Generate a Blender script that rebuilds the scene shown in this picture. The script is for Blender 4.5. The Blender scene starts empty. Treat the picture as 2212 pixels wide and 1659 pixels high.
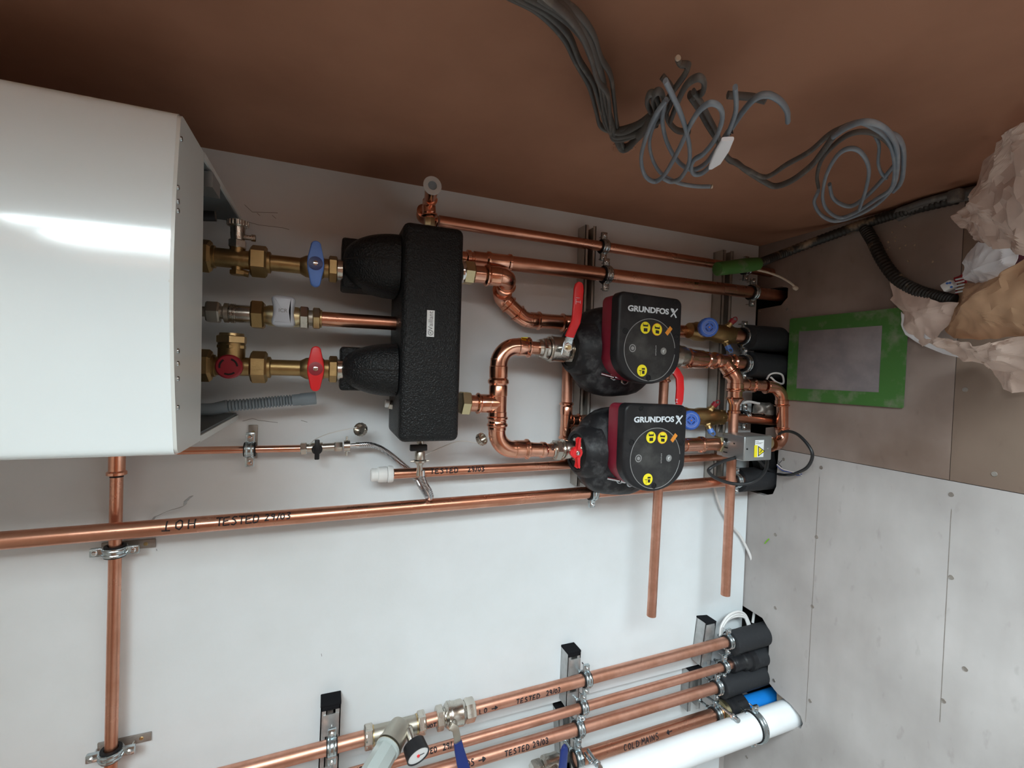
import bpy, bmesh, math, random
from mathutils import Vector, Matrix, noise
random.seed(7)
C = bpy.context.scene
COL = C.collection

# ------------------------------------------------------------------ camera
W, H, FPX = 2212.0, 1659.0, 998.0
D = 1.16                 # camera to the back wall
ZC = 1.165 * D           # camera above the floor
XR = 0.388 * D           # right wall plane
RM = Matrix(((0.03104018, 0.99914888, 0.02716672),
             (-0.36998739, 0.03673489, -0.92831023),
             (-0.92851809, 0.01876357, 0.37081275)))
RM = Matrix((RM[0].normalized(), RM[1].normalized(), RM[2].normalized()))
CAM = Vector((0, -D, ZC))
cd = bpy.data.cameras.new('camera'); cam = bpy.data.objects.new('camera', cd); COL.objects.link(cam)
cd.sensor_fit = 'HORIZONTAL'; cd.sensor_width = 36; cd.lens = FPX / W * 36
cd.clip_start = 0.02; cd.clip_end = 60
cam.matrix_world = Matrix.Translation(CAM) @ RM.to_4x4()
C.camera = cam

# ------------------------------------------------------------------ light
w = bpy.data.worlds.new('world'); C.world = w; w.use_nodes = True; wn = w.node_tree
bg = wn.nodes['Background']; bg.inputs[1].default_value = 1.0
wt = wn.nodes.new('ShaderNodeTexCoord'); ws_ = wn.nodes.new('ShaderNodeSeparateXYZ'); wr = wn.nodes.new('ShaderNodeValToRGB')   # overcast sky over dark ground
SKY, GROUND = 27.0, 4.5
wr.color_ramp.elements[0].position = 0.46; wr.color_ramp.elements[0].color = (1.0 * GROUND / SKY, 0.95 * GROUND / SKY, 0.85 * GROUND / SKY, 1)
wr.color_ramp.elements[1].position = 0.58; wr.color_ramp.elements[1].color = (0.81, 0.955, 1.0, 1)
wm = wn.nodes.new('ShaderNodeMapRange'); wm.inputs['From Min'].default_value = -1; wm.inputs['From Max'].default_value = 1
wn.links.new(wt.outputs['Generated'], ws_.inputs[0]); wn.links.new(ws_.outputs['Z'], wm.inputs['Value']); wn.links.new(wm.outputs[0], wr.inputs[0]); wn.links.new(wr.outputs[0], bg.inputs[0]); bg.inputs[1].default_value = SKY
def area(name, loc, direc, sx, sy, power, col=(1, 1, 1)):
    l = bpy.data.lights.new(name, 'AREA'); l.shape = 'RECTANGLE'; l.size = sx; l.size_y = sy; l.energy = power; l.color = col
    o = bpy.data.objects.new(name, l); COL.objects.link(o); o.location = loc
    o.rotation_euler = Vector(direc).to_track_quat('-Z', 'Y').to_euler(); return o
WIN_R = (-2.12, -1.20, 0.25, 2.46)      # window in the right wall: y0, y1, z0, z1
ROOM = dict(xl=-2.3, yb=-3.3, zt=2.72)
pl_ = area('window_portal', (XR + 0.17, (WIN_R[0] + WIN_R[1]) / 2, (WIN_R[2] + WIN_R[3]) / 2), (-1, 0, 0), WIN_R[1] - WIN_R[0], WIN_R[3] - WIN_R[2], 1)
pl_.data.cycles.is_portal = True
C.view_settings.view_transform = 'Standard'; C.view_settings.look = 'None'
C.view_settings.exposure = 0.13; C.view_settings.gamma = 1.0
try: C.view_settings.use_curve_mapping = False
except Exception: pass

# ------------------------------------------------------------------ geometry of the place from the photo
def V(*a): return Vector(a)
def ray(px, py): return RM @ Vector((px - W / 2, -(py - H / 2), -FPX))
def P(px, py, d):                       # point at distance d in front of the back wall
    r = ray(px, py); return CAM + r * ((D - d) / r.y)
def FL(px, py, h=0.0):                  # point at height h above the floor
    r = ray(px, py); return CAM + r * ((h - ZC) / r.z)
def RW(px, py, off=0.0):                # point off the right wall
    r = ray(px, py); return CAM + r * ((XR - off) / r.x)
def MP(px, py, d):                      # metres per pixel there
    return (D - d) / ray(px, py).y
def proj(p):
    c = RM.transposed() @ (Vector(p) - CAM); return (W / 2 + FPX * c.x / -c.z, H / 2 - FPX * c.y / -c.z)
def on(A, B, px=None, py=None):         # point of line AB that shows at image column px or row py
    lo, hi = -0.5, 1.5
    k, t = (0, px) if px is not None else (1, py)
    up = proj(B)[k] > proj(A)[k]
    for _ in range(40):
        m = (lo + hi) / 2; v = proj(A.lerp(B, m))[k]
        if (v < t) == up: lo = m
        else: hi = m
    return A.lerp(B, (lo + hi) / 2)
X, Y, Z = V(1, 0, 0), V(0, 1, 0), V(0, 0, 1)

# ------------------------------------------------------------------ materials
M = {}
def mat(name, col, rough=0.5, metal=0.0, var=0.0, vscale=8.0, bump=0.0, bscale=60.0, btype='noise', col2=None, rvar=0.0, spec=None, coat=0.0, trans=0.0, alpha=None, mix=(0.4, 0.65), stretch=None, emit=None):
    m = bpy.data.materials.new(name); m.use_nodes = True; nt = m.node_tree; b = nt.nodes['Principled BSDF']
    b.inputs['Base Color'].default_value = (*col, 1); b.inputs['Roughness'].default_value = rough; b.inputs['Metallic'].default_value = metal
    if spec is not None: b.inputs['Specular IOR Level'].default_value = spec
    if coat: b.inputs['Coat Weight'].default_value = coat; b.inputs['Coat Roughness'].default_value = 0.08
    if trans: b.inputs['Transmission Weight'].default_value = trans
    if alpha is not None: b.inputs['Alpha'].default_value = alpha
    tc = nt.nodes.new('ShaderNodeTexCoord'); src = tc.outputs['Object']
    if stretch:
        mp = nt.nodes.new('ShaderNodeMapping'); mp.inputs['Scale'].default_value = stretch
        nt.links.new(src, mp.inputs[0]); src = mp.outputs[0]
    if col2 is not None or rvar:
        n = nt.nodes.new('ShaderNodeTexNoise'); n.inputs['Scale'].default_value = vscale; n.inputs['Detail'].default_value = 6; n.inputs['Roughness'].default_value = 0.6
        nt.links.new(src, n.inputs['Vector'])
        if col2 is not None:
            r = nt.nodes.new('ShaderNodeValToRGB'); r.color_ramp.elements[0].position = mix[0]; r.color_ramp.elements[1].position = mix[1]
            r.color_ramp.elements[0].color = (*col, 1); r.color_ramp.elements[1].color = (*col2, 1)
            nt.links.new(n.outputs['Fac'], r.inputs[0]); nt.links.new(r.outputs[0], b.inputs['Base Color'])
        if rvar:
            mr = nt.nodes.new('ShaderNodeMapRange'); mr.inputs['To Min'].default_value = max(0.03, rough - rvar); mr.inputs['To Max'].default_value = rough + rvar
            mr.inputs['From Min'].default_value = 0.3; mr.inputs['From Max'].default_value = 0.7
            nt.links.new(n.outputs['Fac'], mr.inputs['Value']); nt.links.new(mr.outputs[0], b.inputs['Roughness'])
    if bump:
        if btype == 'voronoi':
            t = nt.nodes.new('ShaderNodeTexVoronoi'); t.feature = 'SMOOTH_F1'; t.inputs['Scale'].default_value = bscale; o = t.outputs['Distance']
        else:
            t = nt.nodes.new('ShaderNodeTexNoise'); t.inputs['Scale'].default_value = bscale; t.inputs['Detail'].default_value = 4; o = t.outputs['Fac']
        nt.links.new(src, t.inputs['Vector'])
        bp = nt.nodes.new('ShaderNodeBump'); bp.inputs['Strength'].default_value = bump; bp.inputs['Distance'].default_value = 0.003
        nt.links.new(o, bp.inputs['Height']); nt.links.new(bp.outputs[0], b.inputs['Normal'])
    if emit: b.inputs['Emission Color'].default_value = (*emit, 1); b.inputs['Emission Strength'].default_value = 1
    M[name] = m; return m
mat('white_board', (0.73, 0.765, 0.79), 0.40, col2=(0.68, 0.71, 0.725), vscale=3, bump=0.05, bscale=120)
mat('plaster', (0.37, 0.178, 0.108), 0.8, col2=(0.29, 0.133, 0.078), vscale=2.2, bump=0.12, bscale=18)
mat('ceiling_white', (0.7, 0.69, 0.66), 0.8)
mat('wall_room', (0.44, 0.42, 0.39), 0.8)
mat('dark_void', (0.012, 0.010, 0.009), 0.9)
mat('timber', (0.55, 0.42, 0.27), 0.6, col2=(0.42, 0.3, 0.18), vscale=6, stretch=(1, 10, 10))
mat('boiler_white', (0.76, 0.83, 0.85), 0.13, coat=1.0)
mat('boiler_edge', (0.62, 0.64, 0.62), 0.3)
mat('boiler_inside', (0.10, 0.115, 0.12), 0.55)
mat('copper', (0.72, 0.37, 0.26), 0.3, 1.0, col2=(0.60, 0.28, 0.18), vscale=9, rvar=0.07, bump=0.03, bscale=40)
mat('copper_dull', (0.72, 0.39, 0.29), 0.42, 1.0, col2=(0.56, 0.28, 0.19), vscale=14, rvar=0.08, bump=0.03, bscale=40)
mat('copper_bright', (0.82, 0.45, 0.33), 0.2, 1.0, col2=(0.70, 0.33, 0.21), vscale=20, rvar=0.06, bump=0.08, bscale=45)
mat('brass_dark', (0.36, 0.245, 0.11), 0.42, 1.0, col2=(0.45, 0.31, 0.14), vscale=25, rvar=0.06, bump=0.12, bscale=160)
mat('brass', (0.62, 0.47, 0.25), 0.33, 1.0, col2=(0.52, 0.38, 0.19), vscale=25)
mat('brass_pale', (0.66, 0.57, 0.35), 0.35, 1.0)
mat('nickel', (0.60, 0.565, 0.51), 0.27, 1.0, col2=(0.52, 0.49, 0.44), vscale=25, rvar=0.06)
mat('nickel_satin', (0.47, 0.44, 0.38), 0.45, 1.0, bump=0.08, bscale=300)
mat('chrome', (0.72, 0.73, 0.74), 0.14, 1.0)
mat('zinc', (0.56, 0.62, 0.64), 0.26, 1.0, col2=(0.44, 0.50, 0.53), vscale=60, rvar=0.08)
mat('galvanised', (0.50, 0.51, 0.51), 0.42, 0.7, col2=(0.40, 0.40, 0.40), vscale=30, rvar=0.08)
mat('rail_steel', (0.46, 0.44, 0.41), 0.4, 0.6, col2=(0.36, 0.33, 0.29), vscale=12)
mat('rusty_steel', (0.27, 0.235, 0.21), 0.5, 0.6, col2=(0.36, 0.33, 0.30), vscale=30)
mat('rubber', (0.012, 0.012, 0.013), 0.55, spec=0.25)
mat('foam_black', (0.011, 0.012, 0.013), 0.42, spec=0.25, bump=0.6, bscale=380, btype='voronoi')
mat('shell_black', (0.014, 0.014, 0.016), 0.5, spec=0.3, col2=(0.10, 0.10, 0.105), vscale=30, bump=0.3, bscale=70, mix=(0.5, 0.78))
mat('pipe_lagging', (0.022, 0.023, 0.026), 0.6, spec=0.25, col2=(0.05, 0.05, 0.054), vscale=18, bump=0.15, bscale=120, mix=(0.55, 0.8))
mat('plastic_black', (0.016, 0.016, 0.018), 0.38, spec=0.25, col2=(0.035, 0.035, 0.036), vscale=12, mix=(0.55, 0.75))
mat('dial_black', (0.024, 0.024, 0.025), 0.34, spec=0.3, col2=(0.075, 0.075, 0.072), vscale=16, mix=(0.52, 0.8))
mat('pump_red', (0.26, 0.016, 0.035), 0.38, col2=(0.30, 0.03, 0.055), vscale=10)
mat('lever_red', (0.72, 0.018, 0.022), 0.35)
mat('red_dark', (0.28, 0.012, 0.022), 0.4)
mat('lever_blue', (0.045, 0.14, 0.55), 0.4)
mat('handle_blue', (0.11, 0.24, 0.66), 0.42)
mat('navy', (0.010, 0.026, 0.15), 0.32)
mat('mdpe_blue', (0.01, 0.20, 0.62), 0.35)
mat('white_plastic', (0.78, 0.78, 0.77), 0.35)
mat('waste_white', (0.80, 0.82, 0.84), 0.3, col2=(0.72, 0.74, 0.76), vscale=5)
mat('cap_grey', (0.52, 0.56, 0.62), 0.35)
mat('cap_black', (0.012, 0.012, 0.014), 0.9, spec=0.05)
mat('clear_cap', (0.72, 0.70, 0.68), 0.4, trans=0.35)
mat('hose_grey', (0.20, 0.24, 0.27), 0.5)
mat('valve_grey', (0.42, 0.47, 0.46), 0.4)
mat('ink', (0.010, 0.008, 0.012), 0.55)
mat('sign_yellow', (0.86, 0.74, 0.02), 0.4)
mat('orange', (0.75, 0.27, 0.03), 0.45)
mat('sign_white', (0.82, 0.85, 0.86), 0.4)
mat('logo_white', (0.72, 0.78, 0.84), 0.4)
mat('logo_grey', (0.20, 0.20, 0.20), 0.4)
mat('dial_line', (0.26, 0.26, 0.26), 0.4)
mat('tape_green', (0.050, 0.155, 0.030), 0.55, col2=(0.19, 0.21, 0.14), vscale=22, mix=(0.52, 0.74))
mat('hatch_grey', (0.20, 0.175, 0.185), 0.55, col2=(0.27, 0.23, 0.235), vscale=14)
mat('cable_grey', (0.185, 0.22, 0.26), 0.36, col2=(0.30, 0.32, 0.34), vscale=30, mix=(0.5, 0.8))
mat('cable_dusty', (0.105, 0.10, 0.095), 0.6, col2=(0.24, 0.215, 0.185), vscale=35, mix=(0.55, 0.8))
mat('plaster_smear', (0.55, 0.50, 0.45), 0.8)
mat('cable_black', (0.016, 0.017, 0.019), 0.4)
mat('cable_white', (0.70, 0.68, 0.67), 0.4)
mat('conduit_black', (0.016, 0.014, 0.012), 0.5, col2=(0.28, 0.20, 0.13), vscale=12, mix=(0.56, 0.66))
mat('rope', (0.62, 0.52, 0.42), 0.8)
mat('steel_box', (0.36, 0.38, 0.385), 0.38, 0.8)
mat('paper_kraft', (0.62, 0.39, 0.24), 0.7, col2=(0.53, 0.32, 0.19), vscale=9)
mat('paper_pale', (0.74, 0.58, 0.50), 0.7, col2=(0.62, 0.47, 0.40), vscale=9)
mat('paper_white', (0.84, 0.84, 0.88), 0.6)
mat('paper_maroon', (0.12, 0.025, 0.04), 0.6)
mat('paper_red', (0.55, 0.03, 0.05), 0.5)
mat('wire_green', (0.18, 0.42, 0.03), 0.5)
mat('wire_blue', (0.02, 0.12, 0.45), 0.4)
mat('wire_brown', (0.22, 0.08, 0.04), 0.5)
mat('debris', (0.42, 0.31, 0.22), 0.8)
mat('glass', (0.9, 0.95, 1.0), 0.02, trans=1.0)

def braid_mat():
    m = mat('braid', (0.55, 0.56, 0.58), 0.3, 1.0); nt = m.node_tree; b = nt.nodes['Principled BSDF']
    tc = nt.nodes.new('ShaderNodeTexCoord'); k = nt.nodes.new('ShaderNodeTexChecker'); k.inputs['Scale'].default_value = 420
    k.inputs['Color1'].default_value = (0.75, 0.76, 0.78, 1); k.inputs['Color2'].default_value = (0.22, 0.22, 0.23, 1)
    nt.links.new(tc.outputs['Object'], k.inputs['Vector']); nt.links.new(k.outputs[0], b.inputs['Base Color'])
braid_mat()
def floor_mat(NM, c1, c2):
    m = bpy.data.materials.new(NM); m.use_nodes = True; nt = m.node_tree; b = nt.nodes['Principled BSDF']; M[NM] = m
    b.inputs['Roughness'].default_value = 0.62
    tc = nt.nodes.new('ShaderNodeTexCoord')
    def nz(scale, st, det=6):
        mp = nt.nodes.new('ShaderNodeMapping'); mp.inputs['Scale'].default_value = st; mp.inputs['Rotation'].default_value = (0, 0, 0.2)
        n = nt.nodes.new('ShaderNodeTexNoise'); n.inputs['Scale'].default_value = scale; n.inputs['Detail'].default_value = det
        nt.links.new(tc.outputs['Object'], mp.inputs[0]); nt.links.new(mp.outputs[0], n.inputs['Vector']); return n
    a = nz(2.5, (1, 1, 1)); r = nt.nodes.new('ShaderNodeValToRGB')
    r.color_ramp.elements[0].position = 0.35; r.color_ramp.elements[0].color = (*c1, 1)
    r.color_ramp.elements[1].position = 0.65; r.color_ramp.elements[1].color = (*c2, 1)
    nt.links.new(a.outputs['Fac'], r.inputs[0])
    g = nz(3.2, (1.0, 3.2, 1)); r2 = nt.nodes.new('ShaderNodeValToRGB')
    r2.color_ramp.elements[0].position = 0.3; r2.color_ramp.elements[0].color = (0.88, 0.87, 0.86, 1)
    r2.color_ramp.elements[1].position = 0.62; r2.color_ramp.elements[1].color = (1, 1, 1, 1)
    nt.links.new(g.outputs['Fac'], r2.inputs[0])
    s = nz(16, (1, 2.2, 1), 3); r3 = nt.nodes.new('ShaderNodeValToRGB')
    r3.color_ramp.elements[0].position = 0.20; r3.color_ramp.elements[0].color = (0.80, 0.78, 0.77, 1)
    r3.color_ramp.elements[1].position = 0.36; r3.color_ramp.elements[1].color = (1, 1, 1, 1)
    nt.links.new(s.outputs['Fac'], r3.inputs[0])
    def mul(x, y):
        k = nt.nodes.new('ShaderNodeMix'); k.data_type = 'RGBA'; k.blend_type = 'MULTIPLY'; k.inputs[0].default_value = 1
        nt.links.new(x, k.inputs[6]); nt.links.new(y, k.inputs[7]); return k.outputs[2]
    nt.links.new(mul(mul(r.outputs[0], r2.outputs[0]), r3.outputs[0]), b.inputs['Base Color'])
    bp = nt.nodes.new('ShaderNodeBump'); bp.inputs['Strength'].default_value = 0.15; bp.inputs['Distance'].default_value = 0.002
    nt.links.new(g.outputs['Fac'], bp.inputs['Height']); nt.links.new(bp.outputs[0], b.inputs['Normal'])
floor_mat('floor_ply', (0.36, 0.33, 0.32), (0.50, 0.465, 0.455))
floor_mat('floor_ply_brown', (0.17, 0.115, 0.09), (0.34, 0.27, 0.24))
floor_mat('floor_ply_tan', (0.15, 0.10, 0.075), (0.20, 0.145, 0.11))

# ------------------------------------------------------------------ mesh builder
def frame(a, up=None):
    a = Vector(a).normalized()
    if up is None: up = Y if abs(a.dot(Y)) < 0.9 else X
    n = (Vector(up) - a * a.dot(up)).normalized(); t = a.cross(n)
    return Matrix((n, t, a)).transposed()          # columns n, t, a
def catmull(pts, k=8):
    pts = [Vector(p) for p in pts]; q = [pts[0] * 2 - pts[1]] + pts + [pts[-1] * 2 - pts[-2]]; out = []
    for i in range(1, len(q) - 2):
        for j in range(k):
            t = j / k; a, b, c, d = q[i - 1], q[i], q[i + 1], q[i + 2]
            out.append(0.5 * ((2 * b) + (c - a) * t + (2 * a - 5 * b + 4 * c - d) * t * t + (3 * b - a - 3 * c + d) * t ** 3))
    return out + [pts[-1]]
def fillet(pts, R, n=8):
    pts = [Vector(p) for p in pts]; out = [pts[0]]
    for i in range(1, len(pts) - 1):
        A, B, Cc = pts[i - 1], pts[i], pts[i + 1]; u = (A - B).normalized(); v = (Cc - B).normalized()
        ang = math.acos(max(-1, min(1, u.dot(v))))
        if ang > math.pi - 0.02: out.append(B); continue
        r = R[i - 1] if isinstance(R, (list, tuple)) else R
        L = min(r / math.tan(ang / 2), (A - B).length * 0.95, (Cc - B).length * 0.95); r = L * math.tan(ang / 2)
        cen = B + (u + v).normalized() * (r / math.sin(ang / 2)); s = B + u * L - cen; e = B + v * L - cen
        th = s.angle(e)
        for k in range(n + 1):
            t = k / n; out.append(cen + (s * math.sin((1 - t) * th) + e * math.sin(t * th)) / math.sin(th))
    return out + [pts[-1]]
class G:
    def __init__(s): s.v = []; s.f = []
    def add(s, v, f):
        o = len(s.v); s.v += [Vector(x) for x in v]; s.f += [tuple(i + o for i in q) for q in f]; return s
    def tube(s, pts, r, seg=20, cap=True, prof=None, up=None):
        pts = [Vector(p) for p in pts]; n = len(pts); rr = r if isinstance(r, (list, tuple)) else [r] * n
        tan = [((pts[min(i + 1, n - 1)] - pts[max(i - 1, 0)])).normalized() for i in range(n)]
        ref = up if up is not None else (Y if abs(tan[0].dot(Y)) < 0.9 else X)
        nn = (Vector(ref) - tan[0] * tan[0].dot(ref)).normalized(); vs = []
        for i in range(n):
            nn = nn - tan[i] * tan[i].dot(nn)
            if up is not None:
                q = Vector(up) - tan[i] * tan[i].dot(up)
                if q.length > 0.15: nn = nn.normalized() * 0.6 + q.normalized() * (0.4 if nn.dot(q) >= 0 else -0.4)
            nn.normalize(); b = tan[i].cross(nn)
            for k in range(seg):
                a = 2 * math.pi * k / seg; cx, cy = math.cos(a), math.sin(a)
                if prof: cx *= prof[0]; cy *= prof[1]
                vs.append(pts[i] + (nn * cx + b * cy) * rr[i])
        fs = [(i * seg + k, i * seg + (k + 1) % seg, (i + 1) * seg + (k + 1) % seg, (i + 1) * seg + k) for i in range(n - 1) for k in range(seg)]
        if cap: fs += [tuple(range(seg))[::-1], tuple((n - 1) * seg + k for k in range(seg))]
        return s.add(vs, fs)
    def lathe(s, A, d, prof, seg=28, cap=True, up=None, phase=0.0):
        Fm = frame(d, up); A = Vector(A); vs = []
        for t, r in prof:
            for k in range(seg):
                a = 2 * math.pi * k / seg + phase; vs.append(A + Fm @ Vector((math.cos(a) * r, math.sin(a) * r, t)))
        n = len(prof)
        fs = [(i * seg + k, i * seg + (k + 1) % seg, (i + 1) * seg + (k + 1) % seg, (i + 1) * seg + k) for i in range(n - 1) for k in range(seg)]
        if cap: fs += [tuple(range(seg))[::-1], tuple((n - 1) * seg + k for k in range(seg))]
        return s.add(vs, fs)
    def cyl(s, A, B, r, seg=24, r2=None, bev=0.0):
        A = Vector(A); B = Vector(B); L = (B - A).length; r2 = r if r2 is None else r2
        pr = [(0, r), (L, r2)] if not bev else [(0, r - bev), (bev, r), (L - bev, r2), (L, r2 - bev)]
        return s.lathe(A, B - A, pr, seg)
    def hexa(s, A, B, r, ch=0.12, phase=0.0, seg=6):
        A = Vector(A); B = Vector(B); L = (B - A).length
        return s.lathe(A, B - A, [(0, r * (1 - ch)), (L * 0.12, r), (L * 0.88, r), (L, r * (1 - ch))], seg, phase=phase)
    def box(s, c, size, rot=None, bev=0.0, seg=2):
        bm = bmesh.new(); bmesh.ops.create_cube(bm, size=1)
        for v in bm.verts: v.co = Vector((v.co.x * size[0], v.co.y * size[1], v.co.z * size[2]))
        if bev: bmesh.ops.bevel(bm, geom=list(bm.edges), offset=bev, segments=seg, profile=0.5, affect='EDGES')
        bm.verts.index_update(); Rm = rot if rot is not None else Matrix.Identity(3)
        s.add([Vector(c) + Rm @ v.co for v in bm.verts], [tuple(v.index for v in f.verts) for f in bm.faces]); bm.free(); return s
    def prism(s, outline, nrm, th, bev=0.0, seg=2):      # outline: world points, extruded by th along nrm
        n = Vector(nrm).normalized(); o = [Vector(p) for p in outline]
        bm = bmesh.new(); a = [bm.verts.new(p) for p in o]; f = bm.faces.new(a)
        r = bmesh.ops.extrude_face_region(bm, geom=[f])
        top = [g for g in r['geom'] if isinstance(g, bmesh.types.BMVert)]
        for v in top: v.co += n * th
        bmesh.ops.recalc_face_normals(bm, faces=list(bm.faces))
        if bev:
            ts = set(top); ed = [e for e in bm.edges if e.verts[0] in ts and e.verts[1] in ts]
            bmesh.ops.bevel(bm, geom=ed, offset=bev, segments=seg, profile=0.5, affect='EDGES')
        bm.verts.index_update(); bm.faces.index_update()
        s.add([v.co.copy() for v in bm.verts], [tuple(v.index for v in q.verts) for q in bm.faces]); bm.free(); return s
    def ring(s, c, axis, R, r, seg=36, rs=10, flat=1.0, arc=(0, 2 * math.pi), up=None):
        Fm = frame(axis, up); full = abs(arc[1] - arc[0] - 2 * math.pi) < 1e-6; n = seg if full else seg + 1; vs = []
        for i in range(n):
            a = arc[0] + (arc[1] - arc[0]) * i / seg
            for k in range(rs):
                b = 2 * math.pi * k / rs; q = R + r * math.cos(b)
                vs.append(Vector(c) + Fm @ Vector((math.cos(a) * q, math.sin(a) * q, r * flat * math.sin(b))))
        m = seg
        fs = [(i * rs + k, i * rs + (k + 1) % rs, ((i + 1) % n) * rs + (k + 1) % rs, ((i + 1) % n) * rs + k) for i in range(m) for k in range(rs)]
        if not full: fs += [tuple(range(rs)), tuple((n - 1) * rs + k for k in range(rs))[::-1]]
        return s.add(vs, fs)
    def band(s, c, axis, R, th, wd, seg=36, arc=(0, 2 * math.pi), up=None):   # flat strap ring: radial thickness th, axial width wd
        Fm = frame(axis, up); full = abs(arc[1] - arc[0] - 2 * math.pi) < 1e-6; n = seg if full else seg + 1; vs = []
        pr = [(R, -wd / 2), (R + th, -wd / 2), (R + th, wd / 2), (R, wd / 2)]
        for i in range(n):
            a = arc[0] + (arc[1] - arc[0]) * i / seg
            for q, z in pr: vs.append(Vector(c) + Fm @ Vector((math.cos(a) * q, math.sin(a) * q, z)))
        fs = [(i * 4 + k, i * 4 + (k + 1) % 4, ((i + 1) % n) * 4 + (k + 1) % 4, ((i + 1) % n) * 4 + k) for i in range(seg) for k in range(4)]
        if not full: fs += [(0, 1, 2, 3), tuple((n - 1) * 4 + k for k in (3, 2, 1, 0))]
        return s.add(vs, fs)
    def xf(s, m): s.v = [m @ v for v in s.v]; return s
    def build(s, name, m, parent=None, angle=35, smooth=True):
        me = bpy.data.meshes.new(name); off = Vector(parent['_o']) if parent is not None and '_o' in parent else Vector()
        me.from_pydata([v - off for v in s.v], [], s.f); me.validate()
        bm = bmesh.new(); bm.from_mesh(me); bmesh.ops.recalc_face_normals(bm, faces=list(bm.faces)); bm.to_mesh(me); bm.free()
        me.materials.append(M[m] if isinstance(m, str) else m)
        if smooth:
            me.polygons.foreach_set('use_smooth', [True] * len(me.polygons)); me.set_sharp_from_angle(angle=math.radians(angle))
        o = bpy.data.objects.new(name, me); COL.objects.link(o)
        if parent is not None:
            o.parent = parent
        o['_o'] = tuple(off)
        return o
def tag(o, label, cat, group=None, kind=None):
    o['label'] = label; o['category'] = cat
    if group: o['group'] = group
    if kind: o['kind'] = kind
    return o
def thing(name, label, cat, loc, group=None):
    o = bpy.data.objects.new(name, None); COL.objects.link(o); o.location = loc; o['_o'] = tuple(loc); o.empty_display_size = 0.02
    return tag(o, label, cat, group)
def struct(g, name, m, **k):
    o = g.build(name, m, **k); o['kind'] = 'structure'; return o

# ------------------------------------------------------------------ writing
FONT = {}
def text(s, size, org, right, up, mt, parent, name, ext=0.0004, bold=0.0, width=None, center=True, shear=0.0):
    cu = bpy.data.curves.new(name, 'FONT'); cu.body = s; cu.size = size; cu.extrude = ext; cu.offset = bold; cu.shear = shear
    cu.align_x = 'CENTER' if center else 'LEFT'; cu.align_y = 'CENTER' if center else 'BOTTOM_BASELINE'
    cu.resolution_u = 4
    t = bpy.data.objects.new(name, cu); COL.objects.link(t); dg = bpy.context.evaluated_depsgraph_get()
    me = bpy.data.meshes.new_from_object(t.evaluated_get(dg)); bpy.data.objects.remove(t)
    r = Vector(right).normalized(); u = Vector(up); u = (u - r * r.dot(u)).normalized(); n = r.cross(u)
    xs = [v.co.x for v in me.vertices]; k = width / (max(xs) - min(xs)) if width else 1.0
    off = Vector(parent['_o']) if parent is not None else Vector()
    for v in me.vertices: v.co = Vector(org) + r * v.co.x * k + u * v.co.y + n * v.co.z - off
    me.materials.clear(); me.materials.append(M[mt])
    o = bpy.data.objects.new(name, me); COL.objects.link(o); o.parent = parent; o['_o'] = tuple(off); return o
ST = {'T': [[(0, 1), (.8, .95)], [(.4, 1), (.35, 0)]], 'E': [[(.7, 1), (.05, .95), (0, 0), (.7, .05)], [(.0, .5), (.55, .55)]],
      'S': [[(.7, .95), (.3, 1), (.1, .75), (.5, .5), (.6, .2), (.3, 0), (0, .1)]], 'D': [[(.05, .95), (.0, .05)], [(.0, 1), (.5, .95), (.7, .6), (.5, .1), (0, 0)]],
      '2': [[(.05, .8), (.3, 1), (.55, .75), (.3, .35), (0, 0), (.65, .05)]], '9': [[(.55, .65), (.3, .5), (.05, .7), (.25, 1), (.55, .85), (.5, .4), (.35, 0)]],
      '/': [[(-.05, -.05), (.42, 1.1)]], '0': [[(.3, .9), (.05, .6), (.1, .2), (.35, .05), (.6, .35), (.55, .75), (.3, .9)]],
      '3': [[(.05, .95), (.45, 1), (.55, .75), (.25, .55), (.55, .35), (.4, .02), (0, .08)]], 'H': [[(.05, 1), (0, 0)], [(.6, 1), (.6, 0)], [(0, .5), (.6, .52)]],
      'O': [[(.3, 1), (.05, .7), (.08, .2), (.35, 0), (.62, .3), (.6, .8), (.3, 1)]], 'C': [[(.6, .9), (.25, 1), (.02, .55), (.2, .05), (.6, .1)]],
      'L': [[(.05, 1), (0, .05), (.5, .0)]], 'M': [[(0, 0), (.1, 1), (.35, .4), (.65, 1), (.75, 0)]], 'A': [[(0, 0), (.35, 1), (.65, 0)], [(.12, .38), (.55, .36)]],
      'I': [[(.15, 1), (.12, 0)]], 'N': [[(0, 0), (.05, 1), (.5, .05), (.6, 1)]], 'U': [[(0, 1), (.05, .2), (.3, 0), (.55, .2), (.6, 1)]], 'K': [[(.05, 1), (0, 0)], [(.6, 1), (.05, .5), (.6, 0)]],
      'R': [[(.05, 0), (.05, 1), (.5, .85), (.45, .55), (.05, .5), (.6, 0)]], 'P': [[(.05, 0), (.05, 1), (.5, .9), (.5, .6), (.05, .5)]],
      '>': [[(0, .45), (1.3, .5)], [(.9, .9), (1.5, .5), (.9, .15), (.92, .85), (1.1, .5), (.95, .3), (1.2, .55)]],
      '<': [[(.1, .5), (1.5, .6)], [(.6, .95), (0, .5), (.6, .1), (.55, .9), (.35, .5), (.6, .3)]], ' ': []}
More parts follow.
